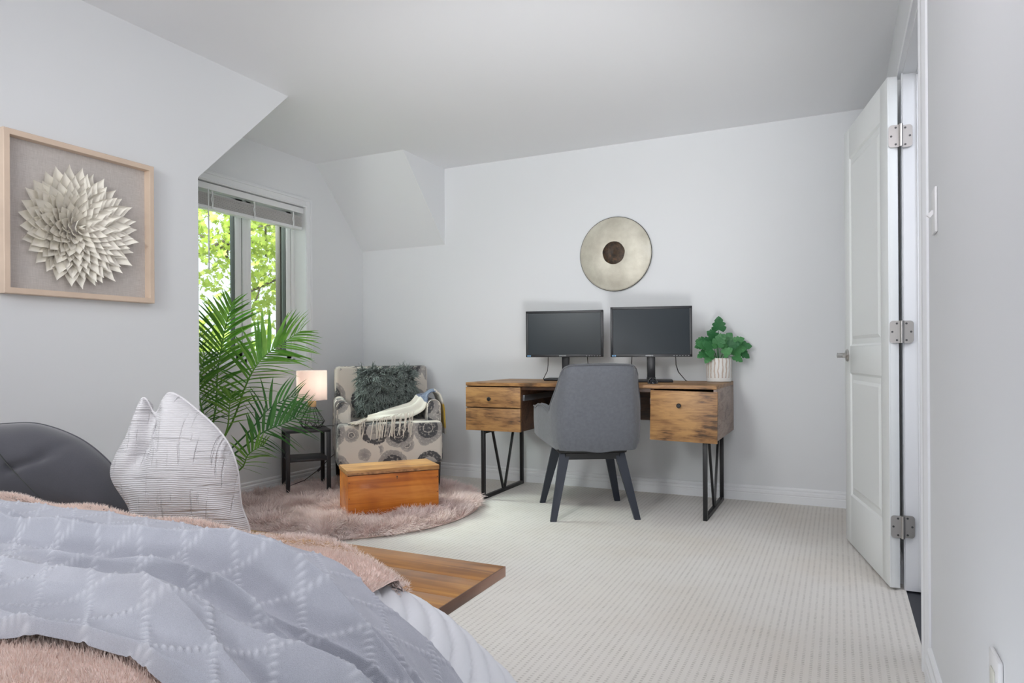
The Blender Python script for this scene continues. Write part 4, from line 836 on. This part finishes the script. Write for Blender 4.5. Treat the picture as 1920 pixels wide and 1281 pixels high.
# ------------------------------------------------------------------ bench behind the bed foot
bn = thing('wooden_bench', 'long brown wooden bench at the foot of the bed', 'bench', (-1.45, 1.275, 0)); q_ = (1.45, -1.275, 0)
bx0, bx1, by0, by1, bz = -2.55, -.713, 1.10, 1.445, .45
for k in range(3):
    y0 = by0+(by1-by0)*k/3; y1 = by0+(by1-by0)*(k+1)/3
    b = NB(); box(b, bx0, bx1-.003, y0+.0002, y1-.0002, bz-.024, bz, .001); fin(b, 'plank', BENCHW, bn, shift=q_)
tag(obox('end_board', BENCHE, (bx1-.003, bx1, by0, by1, bz-.024, bz), .0008, bn, shift=q_), 'dark end grain edge')
for x in (-1.05, -2.45):
    b = NB(); box(b, x-.02, x+.02, by0+.03, by1-.10, bz-.06, bz-.024, .002); fin(b, 'rail', BENCHE, bn, shift=q_)
    for y in (by0+.05, by1-.12): b = NB(); beam(b, (x, y, bz-.06), (x, y, 0), .05, .05, .035, .035, side=(1, 0, 0)); fin(b, 'leg', BENCHE, bn, shift=q_)

# ------------------------------------------------------------------ bed: base, quilt, fur blanket, throw
bed = thing('bed', 'bed under layered covers in the near left foreground', 'bed', (-1.45, 0, 0)); e_ = (1.45, 0, 0)
obox('mattress', mat('mattress_white', (.75, .75, .76), .9), (-2.15, -.76, -1.2, .93, .28, .555), .05, bed, shift=e_, seg=3)
obox('bed_base', mat('bed_base_grey', (.2, .2, .21), .9), (-2.13, -.78, -1.18, .91, .10, .28), .01, bed, shift=e_)
for x in (-2.05, -.86):
    for y in (-1.1, .83): b = NB(); beam(b, (x, y, .1), (x, y, 0), .05, .05); fin(b, 'leg', BLACK, bed, shift=e_)
# side profile of the quilt: outward offset o, height z
PO = np.array([-.35, -.10, -.04, 0, .045, .105, .155, .205, .255, .300, .330, .345, .350]); PZ = np.array([.590, .588, .583, .575, .556, .525, .492, .448, .395, .330, .24, .12, .012])
ps = np.concatenate([[0], np.cumsum(np.hypot(np.diff(PO), np.diff(PZ)))])
def prof(s): return np.interp(s, ps, PO), np.interp(s, ps, PZ)
# smooth the profile
sf = np.linspace(0, ps[-1], 400); of, zf = prof(sf); ker = np.hanning(41); ker /= ker.sum()
def sm_(a): pad = np.concatenate([2*a[0]-a[1:21][::-1], a, 2*a[-1]-a[-21:-1][::-1]]); return np.convolve(pad, ker, 'valid')
of, zf = sm_(of), sm_(zf); tx_, tz_ = np.gradient(of, sf), np.gradient(zf, sf); ln_ = np.hypot(tx_, tz_); nx_, nz_ = -tz_/ln_, tx_/ln_
QX, QY, QR = -.720, .965, .10      # straight top edge lines and plan corner radius
# plan outline as path: right side going +Y, round corner, then foot going -X
segs = []; Ls = QY-QR+1.25; La = QR*PI/2; Lf = 1.55; tot = Ls+La+Lf
def outline(t):
    if t < Ls: return QX, -1.25+t, 1.0, 0.0, 1.0
    if t < Ls+La:
        a = (t-Ls)/QR; return QX-QR+QR*math.cos(a), QY-QR+QR*math.sin(a), math.cos(a), math.sin(a), 1-.72*ss(.35, 1, a/(PI/2))
    return QX-QR-(t-Ls-La), QY, 0.0, 1.0, .28
tt = np.concatenate([np.linspace(0, Ls, 300)[:-1], np.linspace(Ls, Ls+La, 60)[:-1], np.linspace(Ls+La, tot, 160)]); OL = np.array([outline(t) for t in tt])
ns_ = 150; sq = np.linspace(.28, ps[-1], ns_); oo, zz0, nnx, nnz = [np.interp(sq, sf, a) for a in (of, zf, nx_, nz_)]
T2, S2 = np.meshgrid(tt, sq, indexing='ij'); om = np.where(oo[None, :] > 0, oo[None, :]*OL[:, 4:5], oo[None, :])
ch_ = .085; tri = np.abs(((T2/ch_) % 2)-1); gq = np.abs((((S2+tri*ch_*.9)/.045) % 1)-.5)*2; dq = .011*np.clip(gq, 0, 1)**.45 - .004*(gq < .10)
wr = .004*np.sin(T2*23+S2*9)+.003*np.sin(T2*11-S2*31)
dq = dq*.75+wr*np.clip((S2-.45)*3, 0, 1)
px = OL[:, 0:1]+OL[:, 2:3]*(om+nnx[None, :]*dq); py = OL[:, 1:2]+OL[:, 3:4]*(om+nnx[None, :]*dq); pz = zz0[None, :]+nnz[None, :]*dq
V = np.stack([px, py, pz], -1).reshape(-1, 3); F = gridf(len(tt), ns_)
# top cap
ti = [i for i in range(len(tt))]; capy = [V[i*ns_] for i in ti]; nb0 = len(V); c0 = np.array([[-2.2, -1.25, .590], [-2.2, QY, .590]])
quilt = npmesh('white_quilt', V, F, QUILT); tag(quilt, 'white quilt with stitched chevrons draping off the bed corner', 'quilt')
b = bmesh.new(); b.from_mesh(quilt.data); b.verts.ensure_lookup_table(); edge = [b.verts[i*ns_] for i in range(len(tt))]; f1 = b.verts.new((-2.35, V[(len(tt)-1)*ns_][1], .589)); f2 = b.verts.new((-2.35, -1.25, .589))
b.faces.new(edge+[f1, f2]); b.to_mesh(quilt.data); b.free()

def bedlayer(y0, y1, s0, s1, ny, nsx, dfun, name, m, xend=None, yedge=None):
    """cloth lying across the bed top and over the right side. S=0 at x=-2.3, grows right then down the side"""
    flat = QX+PO[0]-(-2.30); Y_ = np.linspace(0, 1, ny); S_ = np.linspace(s0, s1, nsx); SS, YY = np.meshgrid(S_, Y_, indexing='ij')
    sl = np.clip(SS-flat, 0, None); X_ = np.where(SS < flat, -2.30+SS, QX+np.interp(sl, sf, of)); Zb = np.where(SS < flat, zf[0], np.interp(sl, sf, zf)); NX = np.where(SS < flat, 0, np.interp(sl, sf, nx_)); NZ = np.where(SS < flat, 1, np.interp(sl, sf, nz_))
    ya, yb = (y0, y1) if yedge is None else yedge(SS, flat); Yw = ya+(yb-ya)*YY; d, bob = dfun(SS, Yw, YY, flat)
    # round down at the foot edge of the bed
    V = np.stack([X_+NX*d, Yw, Zb+NZ*d-np.clip(Yw-.955, 0, None)*1.2], -1).reshape(-1, 3)
    return V, gridf(nsx, ny), bob.ravel()
# pink fur blanket under the throw (plush)
def dpink(S_, Y_, v, flat): return .016+.003*np.sin(S_*9+Y_*7)+.002*np.sin(Y_*31+S_*5)+.003*np.sin(S_*17-Y_*13)-.02*np.clip(1-v*12, 0, 1)*0-.012*np.clip((v-.96)*25, 0, 1), S_*0
flat0 = QX+PO[0]+2.30
V, F, _ = bedlayer(-.3, .985, .0, flat0+.395, 90, 150, dpink, 'p', None)
bl_ = thing('pink_fur_blanket', 'pale pink plush fur blanket spread under the grey knitted throw', 'blanket', (-1.5, .4, .60)); off = np.array([-1.5, .4, .60])
npmesh('cloth', V-off, F, PINKB, bl_)
def samp(V, n, lo=.0):
    q = V.reshape(150, 90, 3); i = rng.random(n)*148.999; j = rng.random(n)*88.999; i0 = i.astype(int); j0 = j.astype(int); fi = (i-i0)[:, None]; fj = (j-j0)[:, None]
    P = q[i0, j0]*(1-fi)*(1-fj)+q[i0+1, j0]*fi*(1-fj)+q[i0, j0+1]*(1-fi)*fj+q[i0+1, j0+1]*fi*fj
    nn = np.cross(q[i0+1, j0]-q[i0, j0], q[i0, j0+1]-q[i0, j0]); nn /= np.linalg.norm(nn, axis=1, keepdims=True)+1e-9; return P, nn, i, j
P, nn, ii, jj = samp(V, 420000)
near = (P[:, 1] < .62) & (P[:, 1] > .30) & (P[:, 0] > -1.35); edge_ = (P[:, 1] > .88) & (P[:, 0] > -2.3) | (P[:, 0] > -.70) & (P[:, 1] > .85)
lump = np.array([noise.noise(Vector((x*14, y*14, z*14))) for x, y, z in P])
k_ = near | edge_; P2, n2, lp2 = P[k_], nn[k_], lump[k_]
cmb = np.stack([lp2*.8, -.25+np.roll(lp2, 7)*.0+lp2*.4, lp2*0], 1)
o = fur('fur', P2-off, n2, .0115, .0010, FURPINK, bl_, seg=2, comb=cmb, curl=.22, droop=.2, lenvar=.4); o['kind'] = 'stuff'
# extra fur roll along the foot edge and the turned corner
m_ = 26000; sx = rng.random(m_); th_ = rng.random(m_)*2*PI; xs = -2.3+sx*(2.3-.665); cyl = .013
Pe = np.stack([xs, .965+cyl*np.cos(th_), .598+.006*np.sin(xs*20)+cyl*np.sin(th_)-np.clip(xs+.84, 0, 1)**2*1.6], 1); Ne = np.stack([xs*0, np.cos(th_), np.sin(th_)], 1)
o = fur('fur_edge', Pe-off, Ne, .011, .0011, FURPINK, bl_, seg=2, curl=.4, droop=.1, lenvar=.4); o['kind'] = 'stuff'

# grey knitted throw
def edges(SS, flat):
    near = np.interp(SS, [0, 1.2, 1.38, 1.56, 1.72, 1.86, 2.05, 2.4], [.45, .455, .475, .525, .51, .475, .44, .40])+.006*np.sin(SS*27)
    far = .908-.06*np.clip((SS-flat-.18)/.25, 0, 1)+.008*np.sin(SS*8)+.004*np.sin(SS*29)
    return near, far
LU, LV = .104, .076
def dknit(S_, Y_, v, flat):
    side = np.clip((S_-flat-.28)/.25, 0, 1)
    w1 = Y_+.035*np.sin(S_*2.3)+.02*np.sin(S_*5.1)
    fold = .020*np.exp(-((w1-.865)/.022)**2)*(.6+.4*np.sin(S_*2+1))+.024*np.exp(-((w1-.735+.04*side)/.024)**2)*(.7+.3*np.sin(S_*3.1))+.026*np.exp(-((w1-.60)/.028)**2)*(.8+.2*np.sin(S_*4))+.016*np.exp(-((w1-.66)/.018)**2)*np.clip(np.sin(S_*2.7-1), 0, 1)
    fold += side*(.012*np.sin(Y_*62+S_*4)+.010*np.sin(Y_*31-S_*6))+.004*np.sin(S_*21+Y_*13)+.003*np.sin(S_*37-Y_*29)
    q1 = (Y_+.030*np.sin(S_*2.9+.5)+.014*np.sin(S_*7.3))/.082; rdg = 1-np.abs(2*(q1-np.floor(q1))-1); q2 = (Y_+.05*np.sin(S_*1.7+2)-.02*np.sin(S_*5.9))/.163+.3; rdg2 = 1-np.abs(2*(q2-np.floor(q2))-1)
    fold += (1-side*.4)*(.040*rdg**3.2*(.55+.45*np.sin(S_*3.3+np.floor(q1)*2.1))+.044*rdg2**4*(.6+.4*np.sin(S_*2.1+np.floor(q2))))
    q3 = (Y_-.10*(S_-flat)+.01*np.sin(S_*14))/.075; fold += side*.034*(1-np.abs(2*(q3-np.floor(q3))-1))**2
    fold = np.where(fold < 0, fold*.25, fold)*(1-.9*np.clip((v-.68)/.22, 0, 1))*(.3+.7*np.clip(v/.2, 0, 1))
    uu = S_/LU+.06*np.sin(Y_*20)+.05*np.sin(S_*11); vv = Y_/LV+.07*np.sin(S_*9)
    best = np.zeros_like(S_)
    for sg in (1, -1):
        q = uu+sg*vv; dl = np.abs(q-np.round(q))*.5*min(LU, LV)*1.35; along = (uu-sg*vv)*8
        bobv = (.55+.45*np.cos(2*PI*along))*np.exp(-(dl/.0036)**2); best = np.maximum(best, bobv)
    hem = .012*np.exp(-((v-0)/.02)**2)+.008*np.exp(-((1-v)/.02)**2)
    return .037+fold*1.0+0.0038*best+hem*.4-.022*np.clip(1-v/.02, 0, 1)-.020*np.clip(1-(1-v)/.015, 0, 1), best
V, F, bob = bedlayer(0, 0, .25, flat0+.74, 330, 900, dknit, 'k', None, yedge=edges)
kt = np.array([-1.2, .7, .62]); o = npmesh('knitted_throw', V-kt, F, KNIT, None, Vector(kt), attrs={'bob': bob}); tag(o, 'grey knitted throw with bobbled diamond pattern rumpled across the bed', 'throw blanket')

# ------------------------------------------------------------------ cushions standing on the bench
def blob_cushion(name, label, m, loc, yaw, outline2d, thick, creases, group=None, tilt=0, seam=None, vdef=None):
    """outline2d: list of (x,z) in metres, smooth closed; filled as an inflated body, front towards -y"""
    t = thing(name, label, 'cushion', loc, yaw, group); pts = outline2d; n = len(pts); OUT = []
    for i in range(n):
        p0, p1, p2, p3 = [np.array(pts[(i+k-1) % n]) for k in range(4)]
        for j in range(12): f = j/12; OUT.append(.5*((2*p1)+(p2-p0)*f+(2*p0-5*p1+4*p2-p3)*f*f+(3*p1-p0-3*p2+p3)*f**3)*1.0)
    OUT = np.array(OUT); c = OUT.mean(0); nr = 46; M_ = len(OUT); rad = np.linspace(0, 1, nr)**.8
    Vs = []
    for sg in (-1, 1):
        r_ = rad[:, None]; xz = c+(OUT[None]-c)*rad[:, None, None]; h = thick*(1-r_**2.6)**.62*np.ones((1, M_)); 
        for (x0, z0, x1, z1, dep, wd_) in creases:
            d = np.array([x1-x0, z1-z0]); l2 = d@d; tt_ = np.clip(((xz[..., 0]-x0)*d[0]+(xz[..., 1]-z0)*d[1])/l2, 0, 1); ds_ = np.hypot(xz[..., 0]-x0-tt_*d[0], xz[..., 1]-z0-tt_*d[1]); h = h-dep*(1-.8*tt_)*np.exp(-(ds_/wd_)**2)*(1-r_**6)
        h = np.maximum(h, 0.0)+0*r_
        Vs.append(np.stack([xz[..., 0], sg*h, xz[..., 1]], -1).transpose(1, 0, 2).reshape(-1, 3))
    i, j = np.meshgrid(np.arange(M_), np.arange(nr-1), indexing='ij'); a = i*nr+j; b_ = ((i+1) % M_)*nr+j; F1 = np.stack([a.ravel(), b_.ravel(), (b_+1).ravel(), (a+1).ravel()], 1)
    VV = np.concatenate(Vs); FF = np.concatenate([F1, F1[:, ::-1]+M_*nr]); uv = VV[:, [0, 2]]
    if tilt: R_ = np.array(Matrix.Rotation(tilt, 3, 'X')); VV = VV@R_.T
    body = npmesh('cover', VV, FF, m, t, uv=uv)
    if seam:
        b = NB(); R_ = Matrix.Rotation(tilt, 3, 'X'); sp_ = []; an_ = np.arctan2(OUT[:, 1]-c[1], OUT[:, 0]-c[0]); rr_ = np.hypot(*(OUT-c).T)
        for k in range(25):
            f = k/24*(len(seam)-1); i0 = min(int(f), len(seam)-2); q = np.array(seam[i0])*(1-f+i0)+np.array(seam[i0+1])*(f-i0); dv = q-c; a = math.atan2(dv[1], dv[0])
            r_ = min(.98, np.hypot(*dv)/rr_[np.argmin(np.abs((an_-a+PI) % (2*PI)-PI))]); sp_.append(R_@Vector((q[0], -thick*(1-r_**2.6)**.62-.0002, q[1])))
        tube(b, sp_, .0016, 5); fin(b, 'seam', GASKET, t)
    b = NB(); R_ = Matrix.Rotation(tilt, 3, 'X'); e_pts = [R_@Vector((p[0], 0, p[1])) for p in np.vstack([OUT, OUT[:1]])]; tube(b, e_pts, .003, 5); fin(b, 'edge_seam', m, t)
    return t
CY = math.radians(25.6)
blob_cushion('white_cushion', 'white slub woven cushion standing on the bench with dented top', SLUB, (-1.606, 1.266, .452), CY,
             [(-.115, .385), (-.078, .345), (-.04, .40), (.045, .345), (.115, .275), (.150, .20), (.165, .10), (.185, .012), (.06, .0), (-.10, .006), (-.135, .09), (-.190, .185), (-.150, .29)][::-1], .085,
             [(-.078, .345, -.085, .18, .075, .028), (-.08, .25, -.14, .16, .02, .02)], tilt=math.radians(-6))
blob_cushion('charcoal_cushion', 'large charcoal velvet cushion lying at the far left of the bench', CHARCOAL, (-2.10, 1.245, .452), CY,
             [(-.42, .22), (-.30, .285), (-.18, .302), (-.085, .298), (.03, .257), (.12, .195), (.19, .12), (.255, .03), (.22, .0), (0, -.005), (-.25, .0), (-.42, .03)][::-1], .10,
             [(-.02, .20, .05, .25, .012, .02), (-.22, .10, -.12, .16, .018, .03), (-.10, .16, .02, .20, .016, .014), (-.30, .09, -.18, .15, .014, .02)], tilt=math.radians(-12), seam=[(-.20, .27), (-.10, .17), (0, .08), (.06, .01)])

# ------------------------------------------------------------------ palm in the alcove
pb = Vector((-3.34, 2.76, 0)); pa = thing('artificial_palm', 'tall green palm with arching fronds in front of the window', 'plant', pb)
b = NB(); lathe(b, [(.0001, 0), (.105, 0), (.135, .24), (.13, .25), (.12, .24), (.10, .02)], (0, 0, 0), 32, 'Z', False); fin(b, 'pot', mat('dark_pot', (.03, .03, .032), .5), pa)
b = NB(); lathe(b, [(.0001, .215), (.117, .215)], (0, 0, 0), 24, 'Z', False); fin(b, 'soil', SOIL, pa)
def leaflet(bend):
    b = NB(); n = 7; L_, R_2, M_2 = [], [], []
    for k in range(n+1):
        t = k/n; w_ = .052*math.sin(PI*(.08+.92*t)**.8)**.8*(1-t*.2) if k < n else 0.0005; z = -bend*t*t; x = t
        M_2.append(b.verts.new((x, 0, z-.010*math.sin(PI*t)))); L_.append(b.verts.new((x, w_, z))); R_2.append(b.verts.new((x, -w_, z)))
    for k in range(n): b.faces.new((M_2[k], M_2[k+1], L_[k+1], L_[k])); b.faces.new((R_2[k], R_2[k+1], M_2[k+1], M_2[k]))
    me = bpy.data.meshes.new('leaflet'); b.to_mesh(me); b.free(); me.polygons.foreach_set('use_smooth', [True]*len(me.polygons)); return me
LFM = {}
for mn, mm in (('a', PALM), ('d', PALMD)):
    for q in range(3): me = leaflet((.10, .22, .36)[q]); me.materials.append(mm); LFM[mn, q] = me
def crv(P_, t):
    k = min(int(t*(len(P_)-1)), len(P_)-2); f = t*(len(P_)-1)-k; p0, p1, p2, p3 = P_[max(k-1, 0)], P_[k], P_[k+1], P_[min(k+2, len(P_)-1)]
    return .5*((2*p1)+(p2-p0)*f+(2*p0-5*p1+4*p2-p3)*f*f+(3*p1-p0-3*p2+p3)*f**3)
VIEW = Vector((-3.2, 2.9, 0)).normalized()
def frond(pts, n, ln, t0=.3, key='a', fan=1.0, sides=(1, 1), nside=None):
    P_ = [Vector(p)-pb for p in pts]; b = NB(); tube(b, [crv(P_, k/14) for k in range(15)], .0065, 6, .0015); fr_ = fin(b, 'frond', PALM if key == 'a' else PALMD, pa)
    for k in range(n):
        t = t0+(1-t0)*(k/(n-1))*.985; p = crv(P_, t); tg = (crv(P_, min(1, t+.02))-crv(P_, t-.02)).normalized(); u = (t-t0)/(1-t0)
        sv = tg.cross(nside or VIEW).normalized()
        for s in (-1, 1):
            if not sides[0 if s < 0 else 1]: continue
            l_ = ln*(.55+.6*math.sin(PI*min(1, .12+u*.80)))*(1-.45*u**3)*random.uniform(.9, 1.08)
            ax = (tg*(.45+.65*u)+sv*s*(1.0-.45*u)*fan+Vector((random.gauss(0, .07), random.gauss(0, .10), random.gauss(0, .05)+.05))).normalized(); me = LFM[key, random.choice((0, 1, 1, 2))]
            lim = XL+.03-(pb.x+p.x)
            if ax.x*l_ < lim: ax.x = min(.3, lim/l_); ax.normalize()
            zu = Vector((0, 0, 1)); zu = (zu-ax*zu.dot(ax)); zu = zu.normalized() if zu.length > .05 else ax.orthogonal(); yy = zu.cross(ax).normalized(); zz2 = ax.cross(yy)
            face = random.uniform(.25, .75)*(-1 if yy.dot(VIEW) > 0 else 1); Rm = Matrix((ax, yy, zz2)).transposed()@Matrix.Rotation(face, 3, 'X')
            o = link('leaflet', me, None, fr_); o.matrix_basis = Matrix.Translation(p)@Rm.to_4x4()@Matrix.Scale(l_, 4)
B0 = (-3.33, 2.77, .25)
frond([B0, (-3.33, 2.88, .62), (-3.31, 2.88, .85), (-3.28, 2.90, 1.07), (-3.19, 2.88, 1.26)], 30, .26, .28)
frond([B0, (-3.18, 2.86, .55), (-3.02, 2.83, .80), (-2.93, 2.86, .94), (-2.83, 2.93, 1.03), (-2.78, 3.0, 1.09)], 30, .23, .30)
frond([B0, (-3.08, 2.84, .42), (-2.93, 2.86, .52), (-2.80, 2.92, .58), (-2.72, 2.98, .64)], 18, .20, .35, 'd')
frond([B0, (-3.08, 2.82, .30), (-2.98, 2.80, .40), (-2.88, 2.82, .46)], 13, .16, .4)
frond([B0, (-3.36, 2.82, .55), (-3.44, 2.84, .85), (-3.47, 2.90, 1.12)], 20, .24, .35, 'd')
frond([B0, (-3.14, 2.95, .50), (-3.04, 3.02, .64), (-2.92, 3.12, .72)], 13, .19, .45, 'd')
frond([B0, (-3.16, 2.80, .50), (-3.08, 2.76, .66), (-3.02, 2.72, .74)], 12, .17, .45)
frond([B0, (-3.28, 2.78, .50), (-3.30, 2.74, .75), (-3.20, 2.70, .95)], 16, .20, .4)
